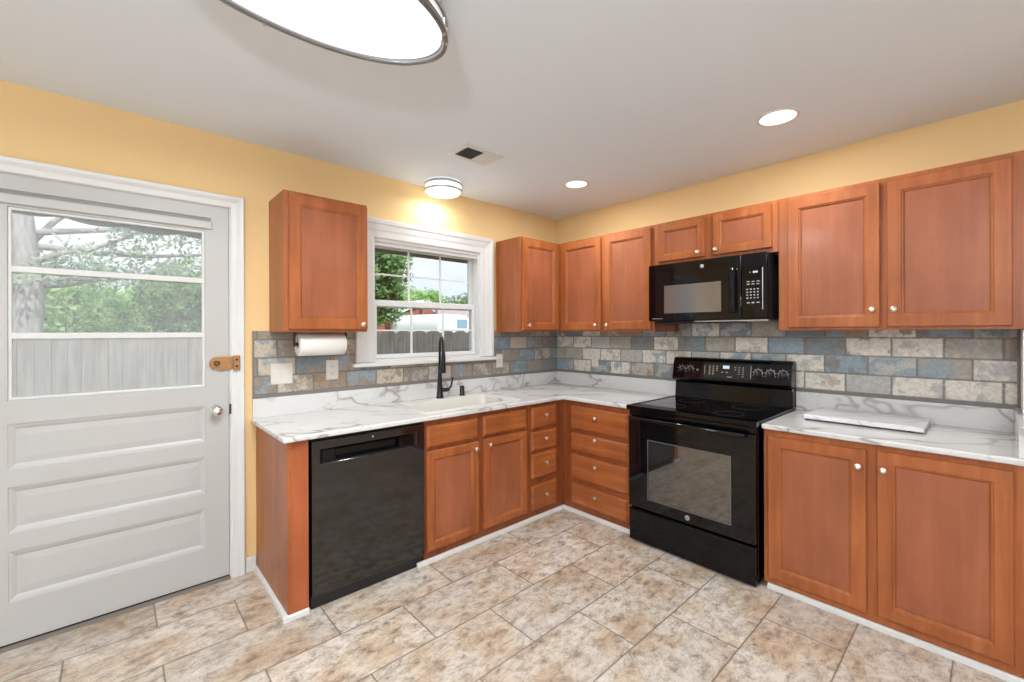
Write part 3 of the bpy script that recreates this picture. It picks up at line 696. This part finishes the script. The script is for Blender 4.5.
for cu, rr in ((1.365, .021), (1.428, .021), (1.900, .024), (1.975, .024), (2.050, .024)):
    mb = MB(RGE); c0 = (cu, 1.128, pd(1.128)-.002)
    mb.lathe([(rr, 0), (rr, .006), (rr*.86, .010), (rr*.80, .022), (rr*.70, .025), (0, .025)], c0, 2, 20); mb.box(cu-.004, cu+.004, 1.128-rr*.8, 1.128+rr*.8, c0[2]+.012, c0[2]+.030)
    kb = obj('control_knob', mb, M_bmat, cp)
    mb = MB(RGE); mb.lathe([(rr+.005, 0), (rr+.005, .003), (rr+.001, .0045), (rr+.001, 0)], c0, 2, 24, cap0=False, cap1=False); obj('knob_ring', mb, M_steel, kb)
    mb = MB(RGE); mb.box(cu-.0012, cu+.0012, 1.130, 1.128+rr*.75, c0[2]+.0301, c0[2]+.0308); obj('pointer_mark', mb, M_mark, kb)
for du in (U0+.04, U1-.04):
    for dd in (.62, .08):
        mb = MB(RGE); mb.lathe([(.018, 0), (.018, .006), (.012, .007), (.012, .0145)], (du, 0, dd), 1, 14); obj('levelling_foot', mb, M_bmat, t_)

# raised letters on the two appliance badges
def badge_text(parent, s, u, v, d, size, F=RNG):
    cu = bpy.data.curves.new('badge_lettering', 'FONT'); cu.body = s; cu.size = size; cu.extrude = .0003; cu.align_x = 'CENTER'; cu.align_y = 'CENTER'
    tmp = bpy.data.objects.new('tmp', cu); C.objects.link(tmp)
    me = bpy.data.meshes.new_from_object(tmp.evaluated_get(bpy.context.evaluated_depsgraph_get()))
    bpy.data.objects.remove(tmp)
    base = ORG[parent.name]
    for q in me.vertices: q.co = F(u+q.co.x, v+q.co.y, d+q.co.z)-base
    me.materials.append(M_bmat); o = bpy.data.objects.new('badge_lettering', me); C.objects.link(o); o.parent = parent; return o
ORG[bd.name] = ORG[od.name]

# ------------------------------------------------------------------ microwave
t_ = thing('microwave_oven', 'black over-the-range microwave mounted under the short cabinet', 'microwave', (-.2, -1.668, 1.478))
m0, m1, mz0, mz1 = 1.2655, 2.054, 1.480, 1.893
mb = MB(RNG); mb.box(m0, m1, mz0+.006, mz1, .003, .368); obj('body', mb, M_bmat, t_, .003)
wx0, wx1, wz0, wz1 = 1.388, 1.783, 1.541, 1.738
mb = MB(RNG); mb.grid([m0, wx0, wx1, 1.906], [mz0+.008, wz0, wz1, mz1], lambda u, v: not (wx0 < u < wx1 and wz0 < v < wz1), .369, .402); md = obj('door', mb, M_bglass, t_, .004)
mb = MB(RNG); mb.box(wx0, wx1, wz0, wz1, .380, .4005); obj('door_window', mb, M_mwwin, md)
mb = MB(RNG)
hp = [(1.835, .402), (1.838, .430), (1.850, .442), (1.866, .442), (1.878, .430), (1.882, .402)]
mb.loft([[(u, v, d-.012*(abs(k-3)/3)**2) for u, d in hp] for k, v in enumerate([1.528, 1.54, 1.60, 1.67, 1.74, 1.80, 1.812])]); obj('door_handle', mb, M_black, md, .003)
mb = MB(RNG); mb.lathe([(.0125, .4021), (.0125, .4035), (0, .4036)], (1.660, 1.848, 0), 2, 20); bd2 = obj('badge', mb, M_steel, md); 
mb = MB(RNG); mb.box(1.909, m1, mz0+.008, mz1, .369, .401); cpn = obj('control_panel', mb, M_bglass, t_, .003)
def key(a, b, c, e, par=cpn, d=.4011, nm='key_mark'):
    mb = MB(RNG); mb.box(a, b, c, e, d, d+.0007); obj(nm, mb, M_mark, par)
for r_ in range(2):
    for c_ in range(3): key(1.940+c_*.028, 1.956+c_*.028, 1.716-r_*.016, 1.721-r_*.016)
for r_ in range(4):
    for c_ in range(4): key(1.938+c_*.020, 1.948+c_*.020, 1.668-r_*.018, 1.675-r_*.018)
for c_ in range(3): key(1.940+c_*.028, 1.956+c_*.028, 1.585, 1.592)
key(1.295, 1.375, 1.503, 1.506, md, .4021, 'trim_line')
mb = MB(RNG); mb.box(1.975, 2.003, 1.771, 1.782, .4011, .4018); mb.box(1.957, 1.962, 1.774, 1.778, .4011, .4018); obj('clock_display', mb, M_led, cpn)
mb = MB(RNG); mb.box(2.028, 2.032, 1.545, 1.80, .4011, .4020); obj('edge_strip', mb, M_steel, cpn)
mb = MB(RNG); mb.box(1.60, m1, mz0-.004, mz0+.004, .12, .385); obj('vent_strip', mb, M_steel, t_, .001)
mb = MB(RNG); mb.box(1.30, 1.85, mz0-.009, mz0+.002, .10, .36); obj('underside_filter', mb, M_rubber, t_, .002)
badge_text(md, 'GE', 1.660, 1.848, .4038, .014)
badge_text(od, 'GE', 1.708, .272, .7033, .017, RGE)

# ------------------------------------------------------------------ marble board on the right worktop
t_ = thing('marble_board', 'thin rectangular white marble board lying on the worktop right of the range', 'serving board', (-.22, -2.47, CT1))
mb = MB(); mb.box(-.395, -.055, -2.742, -2.240, CT1+.010, CT1+.034); obj('board', mb, M_marble2, t_, .003)
for x in (-.35, -.09):
    for y in (-2.69, -2.245):
        mb = MB(); mb.lathe([(.012, 0), (.012, .010)], (x, y, CT1), 2, 12); obj('rubber_foot', mb, M_rubber, t_)

# ------------------------------------------------------------------ paper towels under the left upper cabinet
t_ = thing('paper_towel_holder', 'dark wall-mounted paper towel bar under the left upper cabinet', 'paper towel holder', (-2.40, -.20, 1.417))
mb = MB(WIN); mb.tube([(-2.520, 1.345, .20), (-2.228, 1.345, .20)], .008, 10); obj('rod', mb, M_bmat, t_)
for u in (-2.526, -2.222):
    mb = MB(WIN); mb.box(u-.004, u+.004, 1.330, 1.416, .188, .212); obj('bracket', mb, M_bmat, t_, .002)
mb = MB(WIN); mb.loft([[(u, 1.340+r*math.cos(a), .20+r*math.sin(a)) for a in [2*math.pi*k/40 for k in range(40)]] for r, u in ((.020, -2.508), (.064, -2.508), (.066, -2.505), (.066, -2.241), (.064, -2.238), (.020, -2.238))], False, False, True)
ro = thing('paper_towel_roll', 'white paper towel roll on the bar under the left cabinet', 'paper towels', (-2.40, -.20, 1.34))
obj('paper', mb, M_roll, ro)
mb = MB(WIN); mb.loft([[(u, 1.340+r*math.cos(a), .20+r*math.sin(a)) for a in [2*math.pi*k/24 for k in range(24)]] for r, u in ((.020, -2.507), (.020, -2.239), (.014, -2.239), (.014, -2.507), (.020, -2.507))], False, False, True)
obj('cardboard_core', mb, M_card, ro)

# ------------------------------------------------------------------ electrical plates
def plate(name, label, cat, F, u, v, w_, h_, kind, d=.008):
    t_ = thing(name, label, cat, tuple(F(u, v, d)))
    mb = MB(F); mb.nested([(u-w_/2, u+w_/2, v-h_/2, v+h_/2, d), (u-w_/2, u+w_/2, v-h_/2, v+h_/2, d+.002), (u-w_/2+.004, u+w_/2-.004, v-h_/2+.004, v+h_/2-.004, d+.006)]); obj('cover_plate', mb, M_plate, t_)
    if kind == 'outlet':
        for dv in (-.022, .022):
            mb = MB(F); mb.lathe([(.015, d+.0061), (.015, d+.008), (.013, d+.0085), (0, d+.0085)], (u, v+dv, 0), 2, 16); so_ = obj('socket', mb, M_plate, t_)
            mb = MB(F); mb.box(u-.007, u-.005, v+dv-.004, v+dv+.005, d+.0086, d+.0088); mb.box(u+.005, u+.007, v+dv-.004, v+dv+.005, d+.0086, d+.0088); obj('slot', mb, M_rubber, so_)
    elif kind == 'rocker2':
        for du in (-.024, .024):
            mb = MB(F); mb.nested([(u+du-.0165, u+du+.0165, v-.033, v+.033, d+.0061), (u+du-.0165, u+du+.0165, v-.033, v+.033, d+.008), (u+du-.013, u+du+.013, v-.030, v+.030, d+.0095)]); obj('rocker', mb, M_plate, t_)
    else:
        mb = MB(F); mb.box(u-.005, u+.005, v-.012, v+.012, d+.0061, d+.010); mb.box(u-.004, u+.004, v+.0, v+.010, d+.010, d+.018); obj('toggle', mb, M_plate, t_)
plate('switch_plate', 'double light switch plate on the tile nearest the door', 'light switch', WIN, -2.545, 1.160, .124, .130, 'rocker2')
plate('outlet_plate', 'outlet plate on the tile below the paper towels', 'outlet', WIN, -2.238, 1.166, .080, .130, 'outlet')
plate('switch_plate', 'narrow switch plate on the tile just right of the window sill', 'light switch', WIN, -.772, 1.160, .072, .118, 'toggle')
plate('outlet_plate', 'outlet plate on the range wall tile near the inside corner', 'outlet', RNG, .478, 1.150, .074, .118, 'outlet')

# ------------------------------------------------------------------ ceiling fixtures
def area(name, parent, loc, power, sx, sy=None, shape='ELLIPSE', col=(.93, .97, 1), rot=(0, 0, 0)):
    l = bpy.data.lights.new(name, 'AREA'); l.shape = shape; l.size = sx; l.size_y = sy or sx; l.energy = power; l.color = col
    if shape == 'DISK': l.size = sx
    o = bpy.data.objects.new(name, l); C.objects.link(o); o.parent = parent; o.location = Vector(loc)-ORG[parent.name]; o.rotation_euler = rot
    return o
ox, oy, oa, ob_ = -2.865, -1.597, .452, .238
t_ = thing('oval_ceiling_light', 'large lit oval flush ceiling light with two grey metal rings', 'ceiling light', (ox, oy, H))
mb = MB(); mb.lathe([(.97, H-.001), (.97, H-.030), (.96, H-.032), (.93, H-.034)], (ox, oy, 0), 2, 64, oa, ob_, True, False); obj('backplate', mb, M_steel, t_)
mb = MB(); mb.lathe([(.955, H-.031), (.958, H-.070), (.955, H-.100), (.90, H-.112), (.70, H-.122), (.4, H-.127), (.0001, H-.129)], (ox, oy, 0), 2, 64, oa, ob_); obj('diffuser', mb, M_lamp, t_)
for zc, rr in ((H-.050, 1.0), (H-.103, 1.0)):
    mb = MB(); n_ = 72; sec = [(.0, -.012), (.013, -.012), (.016, 0), (.013, .012), (.0, .012)]
    rings = []
    for k in range(n_+1):
        a = 2*math.pi*k/n_; rings.append([(ox+(oa*.975+s_)*math.cos(a), oy+(ob_*.965+s_)*math.sin(a), zc+h_) for s_, h_ in sec])
    mb.loft(rings, False, False, True); obj('ring', mb, mat('grey_ring_metal', (.28, .28, .29), .3, .9) if zc < H-.06 else M_steel, t_)
for a in (R(100), R(-20), R(215), R(330)):
    mb = MB(); mb.lathe([(.004, -.012), (.004, .065), (.006, .068)], (ox+(oa*.975+.010)*math.cos(a), oy+(ob_*.965+.010)*math.sin(a), H-.11), 2, 8); obj('pin', mb, M_steel, t_)
area('oval_lamp', t_, (ox, oy, H-.135), P_OVAL, oa*1.8, ob_*1.8)

cx, cy = -1.462, -.168
t_ = thing('round_ceiling_light', 'small lit round ceiling light with two metal rings above the window', 'ceiling light', (cx, cy, H))
mb = MB(); mb.lathe([(.120, H-.001), (.120, H-.012)], (cx, cy, 0), 2, 40); obj('backplate', mb, M_steel, t_)
mb = MB(); mb.lathe([(.133, H-.012), (.135, H-.040), (.133, H-.070), (.118, H-.084), (.07, H-.094), (.0001, H-.098)], (cx, cy, 0), 2, 40); obj('diffuser', mb, emit('lit_small_diffuser', (1, .985, .95), 2.4), t_)
for zc in (H-.020, H-.066):
    mb = MB(); rings = []
    for k in range(49):
        a = 2*math.pi*k/48; rings.append([(cx+(.134+s_)*math.cos(a), cy+(.134+s_)*math.sin(a), zc+h_) for s_, h_ in ((0, -.007), (.010, -.007), (.013, 0), (.010, .007), (0, .007))])
    mb.loft(rings, False, False, True); obj('ring', mb, M_steel, t_)
area('drum_lamp', t_, (cx, cy, H-.102), P_DRUM, .2, shape='DISK')
pl = bpy.data.lights.new('drum_side_glow', 'POINT'); pl.energy = 1.0; pl.shadow_soft_size = .06; pl.color = (1, .97, .90)
po = bpy.data.objects.new('drum_side_glow', pl); C.objects.link(po); po.parent = t_; po.location = (0, -.0, -.16)

can_lab = ['lit recessed ceiling light above the right cabinet run, larger in view', 'lit recessed ceiling light near the corner of the room']
def can(x, y, r_, lab):
    t_ = thing('recessed_light', lab, 'ceiling light', (x, y, H))
    mb = MB(); mb.lathe([(r_+.018, H-.0005), (r_+.018, H-.003), (r_+.010, H-.006), (r_, H-.004), (r_, H-.0005)], (x, y, 0), 2, 36, cap0=False, cap1=False); obj('trim_ring', mb, M_white, t_)
    mb = MB(); mb.lathe([(r_, H-.0006), (r_, H-.004), (r_*.7, H-.006), (.0001, H-.007)], (x, y, 0), 2, 36); obj('lens', mb, M_lamp, t_)
    area('can_lamp', t_, (x, y, H-.009), P_CAN, r_*1.7, shape='DISK')
can(-.705, -2.205, .085, can_lab[0]); can(-.688, -.824, .080, can_lab[1])
can(-2.9, -3.9, .085, 'added unseen recessed fill light behind the viewpoint, toward the rear wall')  # this and the next two are added unseen lights filling the room
can(-5.0, -2.2, .085, 'added unseen recessed fill light at the left rear of the room')
can(-1.0, -4.0, .085, 'added unseen recessed fill light at the right rear of the room')

t_ = thing('fill_pendant', 'added fill light in a frosted bowl, unseen behind the viewpoint', 'fill light', (-4.35, -3.55, H))  # added lamp out of view, lifts the ceiling brightness
mb = MB(); mb.lathe([(.06, H-.001), (.06, H-.02), (.012, H-.03), (.008, H-.55), (.03, H-.56), (.03, H-.60)], (-4.35, -3.55, 0), 2, 20); obj('stem', mb, M_steel, t_)
mb = MB(); mb.lathe([(.24, H-.62), (.22, H-.68), (.15, H-.74), (.02, H-.77), (.02, H-.765), (.145, H-.735), (.215, H-.675), (.235, H-.62)], (-4.35, -3.55, 0), 2, 36, cap0=False, cap1=False)
bowl = obj('bowl_shade', mb, glass('frosted_bowl', .35), t_)
pl = bpy.data.lights.new('fill_pendant_bulb', 'POINT'); pl.energy = P_FILL; pl.shadow_soft_size = .09; pl.color = (.92, .965, 1)
po = bpy.data.objects.new('fill_pendant_bulb', pl); C.objects.link(po); po.parent = t_; po.location = (0, 0, -.66)
t_ = thing('ceiling_vent', 'white ceiling air register with its left half dark', 'vent', (-1.592, -.750, H))
vx0, vx1, vy0, vy1 = -1.742, -1.446, -.848, -.648
mb = MB(); mb.grid([vx0, vx0+.03, vx1-.03, vx1], [vy0, vy0+.03, vy1-.03, vy1], lambda x, y: not (vx0+.03 < x < vx1-.03 and vy0+.03 < y < vy1-.03), H-.006, H-.0005); obj('frame', mb, M_white, t_, .002)
mb = MB(); mb.box(vx0+.03, -1.585, vy0+.03, vy1-.03, H-.003, H-.001); obj('opening', mb, mat('dark_duct', (.05, .05, .05), .9), t_)
mb = MB(); mb.box(-1.585, vx1-.03, vy0+.03, vy1-.03, H-.004, H-.001); obj('damper', mb, M_white, t_)
for k in range(8):
    mb = MB(); y = vy0+.04+k*.0165; mb.loft([[(x, y, H-.009), (x, y+.006, H-.0035), (x, y+.007, H-.0035), (x, y+.001, H-.009)] for x in (vx0+.03, -1.586)]); obj('slat', mb, mat('grey_slat', (.32, .32, .32), .5) if k == 0 else bpy.data.materials['grey_slat'], t_)

# ------------------------------------------------------------------ outdoors
mb = MB(); mb.box(-30, 50, .16, 60, -.6, -.35); tag(obj('lawn', mb, M_grass), 'grass yard outside', 'lawn'); bpy.data.objects['lawn']['kind'] = 'structure'; bpy.data.objects['lawn'].name = 'ground'
# fence panels with arched tops
FY = 5.3
fp = None
for i in range(9):
    x0 = -7.52+i*1.44+.0*i
    t_ = thing('fence_panel', 'x', 'fence', (x0, FY, -.35), 'grey board fence panels')
    zt = 1.40 if x0 < -.9 else 1.435
    mb = MB(); pt = [(x0+k*.03, ) for k in range(0, 48)]
    rings = []
    for k in range(0, 49):
        x = x0+k*.03; ph = ((x-.62) / .36) % 1.0; z = zt-.055+.075*math.sqrt(max(0, 1-(2*ph-1)**2))
        rings.append([(x, FY, -.35), (x, FY, z), (x, FY+.02, z), (x, FY+.02, -.35)])
    mb.loft(rings); obj('boards', mb, M_fence_veil if x0 < -.9 else M_fence, t_)
    mb = MB()
    stp = .142 if x0 < -.9 else .09
    for k in range(1, int(1.43/stp)+1):
        x = x0+k*stp+(.012*math.sin(k*7.3+i)); gw = .0018 if x0 < -.9 else .003; mb.box(x-gw, x+gw, FY-.0012, FY+.001, -.34, zt-.062)
    obj('board_gap', mb, mat('board_gap', (.05, .045, .04), .9) if i == 0 else bpy.data.materials['board_gap'], t_)
    mb = MB(); mb.box(x0+.01, x0+.10, FY+.021, FY+.11, -.35, zt-.06); obj('post', mb, M_fence, t_)
    mb = MB(); mb.box(x0+.101, x0+1.43, FY+.021, FY+.06, 1.0, 1.09); obj('rail', mb, M_fence, t_)
    t_['label'] = 'grey board fence section, lightened for the veil of the door glass' if x0 < -.9 else 'darker grey arched-top board fence section seen through the sink window'
    t_['group'] = 'veil-lightened fence sections behind the door glass' if x0 < -.9 else 'darker fence sections behind the sink window'

def leaves(mb, c, rad, n, size, rnd, squash=1.0, shell=.35):
    for _ in range(n):
        v = Vector((rnd.gauss(0, 1), rnd.gauss(0, 1), rnd.gauss(0, 1))).normalized()*(rad*(shell+(1-shell)*rnd.random()**.5))
        v.z *= squash; p = Vector(c)+v
        a = Vector((rnd.gauss(0, 1), rnd.gauss(0, 1), rnd.gauss(0, 1))).normalized(); b_ = a.orthogonal().normalized(); s_ = size*rnd.uniform(.6, 1.3)
        q = [p+a*s_, p+b_*s_*.55, p-a*s_, p-b_*s_*.55]; i0 = len(mb.v); mb.v += q; mb.f.append((i0, i0+1, i0+2, i0+3)); mb.sm.append(False)
def tree(name, label, x, y, zc, rad, nb_, m, seed, size=.09, n=170, squash=1.0, blob=.42, group='trees beyond the fence', trunk=.12):
    rnd = random.Random(seed); t_ = thing(name, label, 'tree', (x, y, -.35), group)
    mb = MB()
    for k in range(nb_):
        v = Vector((rnd.gauss(0, 1), rnd.gauss(0, 1), rnd.gauss(0, 1))).normalized()*rad*rnd.uniform(.35, .85)
        leaves(mb, (x+v.x, y+v.y, zc+v.z*squash), rad*blob, n, size, rnd)
    obj('foliage', mb, m, t_)
    mb = MB(); mb.tube([(x, y, -.35), (x+.05, y, zc*.5), (x-.03, y+.04, zc)], [trunk, trunk*.8, trunk*.4], 10); obj('trunk', mb, M_bark, t_)
    return t_
def atpx(s, Y): return -3.312+s*(Y+2.977)
# large pine left
rnd = random.Random(3); px, py = atpx(-.098, 8), 8
t_ = thing('pine_tree', 'large pale pine with forked trunk seen at the left of the door glass', 'tree', (px, py, -.35))
mb = MB(); mb.tube([(px, py, -.35), (px-.03, py, 1.2), (px+.02, py, 2.2), (px-.08, py, 3.4), (px-.15, py, 5.5), (px-.1, py, 7.5)], [.23, .20, .18, .15, .11, .04], 12)
obj('trunk', mb, M_bark, t_)
fo = MB(); brs = []
for k, (z0, dx, dz, L) in enumerate([(1.9, .35, .8, 1.6), (2.1, .7, .35, 2.8), (2.5, .6, .55, 3.2), (2.9, .9, .1, 4.6), (3.2, .9, .25, 5.2), (3.0, .5, .7, 3.0), (3.5, .9, .05, 4.2), (3.7, .8, .3, 4.0), (2.6, -.8, .4, 2.2), (3.3, -.9, .3, 2.0), (2.3, .8, .15, 2.4)]):
    pts = []; dy = rnd.uniform(-.3, .3)
    for j in range(6):
        f_ = j/5; pts.append((px+dx*L*f_, py+dy*L*f_, z0+dz*L*(f_**.7)*.6+.10*math.sin(f_*6+k)))
    mb = MB(); mb.tube(pts, [.055*(1-.8*j/5) for j in range(6)], 8); obj('branch', mb, M_bark, t_)
    for j in range(2, 6):
        for _ in range(3):
            c = Vector(pts[j])+Vector((rnd.gauss(0, .25), rnd.gauss(0, .3), rnd.gauss(.05, .16))); leaves(fo, c, .36, 30, .055, rnd, .45, .1)
obj('foliage', fo, M_pine, t_)
# leafy trees behind the fence, seen through the door
for k, (s_, Y, zc, rad, m_, lab) in enumerate([
        (-.075, 12.5, 2.0, 1.25, M_leaf, 'bright leafy tree just right of the pine trunk through the door glass'),
        (-.020, 18.5, 2.3, 1.35, M_leafd, 'darker leafy tree in the middle of the door glass'),
        (.035, 15.5, 2.0, 1.15, M_leaf, 'light green leafy tree right of centre in the door glass'),
        (.090, 12.5, 2.3, 1.30, M_leafd, 'leafy tree toward the right edge of the door glass'),
        (.140, 18.5, 2.1, 1.2, M_leaf, 'leafy tree at the far right of the door glass'),
        (-.13, 15.5, 2.4, 1.4, M_leafd, 'leafy tree at the far left behind the pine trunk')]):
    tree('leafy_tree', lab, atpx(s_, Y), Y, zc, rad, 22, m_, 20+k)
for k, (s_, Y, zc, rad, m_, lab) in enumerate([
        (.455, 9.5, 2.9, 1.15, M_leafd, 'tall dark leafy tree at the left side of the sink window'),
        (.535, 26, 3.2, 1.9, M_leaf, 'distant bright tree left of centre in the sink window'),
        (.600, 32, 3.4, 2.3, M_leaf, 'distant bright round tree in the middle of the sink window'),
        (.665, 38, 3.0, 1.9, M_leaf, 'distant bright tree right of centre in the sink window'),
        (.725, 27, 3.1, 1.9, M_leafd, 'distant darker tree toward the right of the sink window'),
        (.775, 35, 3.4, 2.1, M_leafd, 'distant darker tree at the right edge of the sink window')]):
    tree('leafy_tree', lab, atpx(s_, Y), Y, zc, rad, 26 if k else 46, m_, 60+k, size=.15 if k else .085, n=150, squash=1.0 if k else 1.6, trunk=.15)

# white rounded trailer behind the fence
t_ = thing('camper_trailer', 'white round-roofed trailer behind the fence, seen through the sink window', 'trailer', (3.6, 9.5, -.35))
ang = R(22); ca, sa = math.cos(ang), math.sin(ang)
def TR(u, v, d): return Vector((4.33+u*ca*1.0-d*(-sa)*1.0, 9.0-u*sa*-1.0*-1.0+d*ca, v))
# long side runs left from the corner, end face runs away to the right
def TR(u, v, d):
    a = Vector((-.31, .95, 0)).normalized(); b_ = Vector((.95, .31, 0)).normalized()
    return Vector((4.33, 9.0, 0))+a*u+b_*d+Vector((0, 0, v))
prof = [(0, .1), (0, 1.50)]+[(.0+.45*(1-math.cos(R(k*10))), 1.50+.53*math.sin(R(k*10))) for k in range(1, 10)]+[(1.9-.45*(1-math.cos(R(90-k*10))), 1.50+.53*math.sin(R(90-k*10))) for k in range(0, 9)]+[(1.9, 1.50), (1.9, .1)]
mb = MB(TR); mb.loft([[(u, z, d) for d, z in prof] for u in (0, 1.97)]); obj('shell', mb, M_trailer, t_)
mb = MB(TR); mb.box(-.012, .002, 1.58, 1.86, 1.05, 1.62); obj('end_window', mb, M_twin, t_)
for u in (.7, 1.3):
    mb = MB(TR); mb.lathe([(.30, -.10), (.30, .06), (.2, .07)], (u, -.05, 0.0), 2, 24); obj('wheel', mb, M_rubber, t_)
# neighbour's house
t_ = thing('brick_house', 'red brick house with pinkish roof behind the trailer', 'house', (7.5, 15, -.35))
mb = MB(); gx0, gx1, ap = 5.25, 7.75, 6.75
mb.loft([[(gx0, y, -.35), (gx1+4, y, -.35), (gx1+4, y, 2.12), (gx1, y, 2.12), (ap, y, 2.74), (gx0, y, 2.06)] for y in (14, 20)]); obj('brick_wall', mb, M_brick, t_)
mb = MB(); mb.loft([[(gx0-.15, y, 1.98), (gx0-.15, y, 2.10), (ap, y, 2.86), (ap, y, 2.75)] for y in (13.85, 20)]); obj('rake_board', mb, M_trailer, t_)
mb = MB(); mb.loft([[(6.95, 13.9, 2.78), (6.95, 13.9, 2.86), (6.95, 16.5, 3.15), (6.95, 16.5, 3.05)], [(13, 13.9, 2.05), (13, 13.9, 2.13), (13, 16.5, 3.10), (13, 16.5, 3.0)]]) if False else None
mb = MB(); mb.loft([[(x, 13.7, 1.95), (x, 13.7, 2.03), (x, 17.2, 2.98), (x, 17.2, 2.88)] for x in (7.55, 14)]); obj('roof', mb, M_roofm, t_)
for x, y, z in ((6.62, 13.75, 2.25), (7.35, 13.8, 2.2)):
    mb = MB(); mb.lathe([(.05, 0), (.05, .45), (.06, .45), (.06, .5)], (x, y, z), 2, 10); obj('vent_pipe', mb, M_trailer, t_)
mb = MB(); mb.box(4.42, 4.78, 13.6, 14.0, -.35, 2.80); mb.box(4.38, 4.82, 13.56, 14.04, 2.8, 2.88)
tag(obj('brick_chimney', mb, M_brick, org=(4.6, 13.8, -.35)), 'red brick chimney stack at the left edge of the sink window view', 'chimney')
# own eave over the window wall
t_ = thing('roof_eave', 'brown-grey roof eave outside along the top of the sink window', 'eave', (-2, .3, 2.3))
mb = MB(); mb.box(-2.6, 1.0, .15, .52, 2.17, 2.20); obj('soffit', mb, M_soffit, t_)
mb = MB(); mb.box(-2.6, 1.0, .52, .55, 2.095, 2.30); obj('fascia', mb, M_soffit, t_)
mb = MB(); mb.box(-7, 1.0, .141, .60, 2.32, 2.60); obj('roof_edge', mb, M_soffit, t_)
# hanging chain pieces by the door
for x, lab in ((-3.40, 'left dark hanging chain behind the top door pane'), (-3.285, 'right dark hanging chain behind the top door pane')):
    t_ = thing('hanging_chain', lab, 'chain', (x, .35, 2.1), 'chains outside the door')
    sg = 1 if x < -3.35 else -1
    for k in range(7):
        mb = MB(); z = 2.30-k*.045; xx = x+sg*k*.004; a = k % 2
        pts = [(xx+(.011*math.cos(q) if a else 0), .35+(0 if a else .011*math.cos(q)), z+.026*math.sin(q)) for q in [2*math.pi*j/10 for j in range(11)]]
        mb.tube(pts, .0035, 6, False); obj('link', mb, M_bmat, t_)
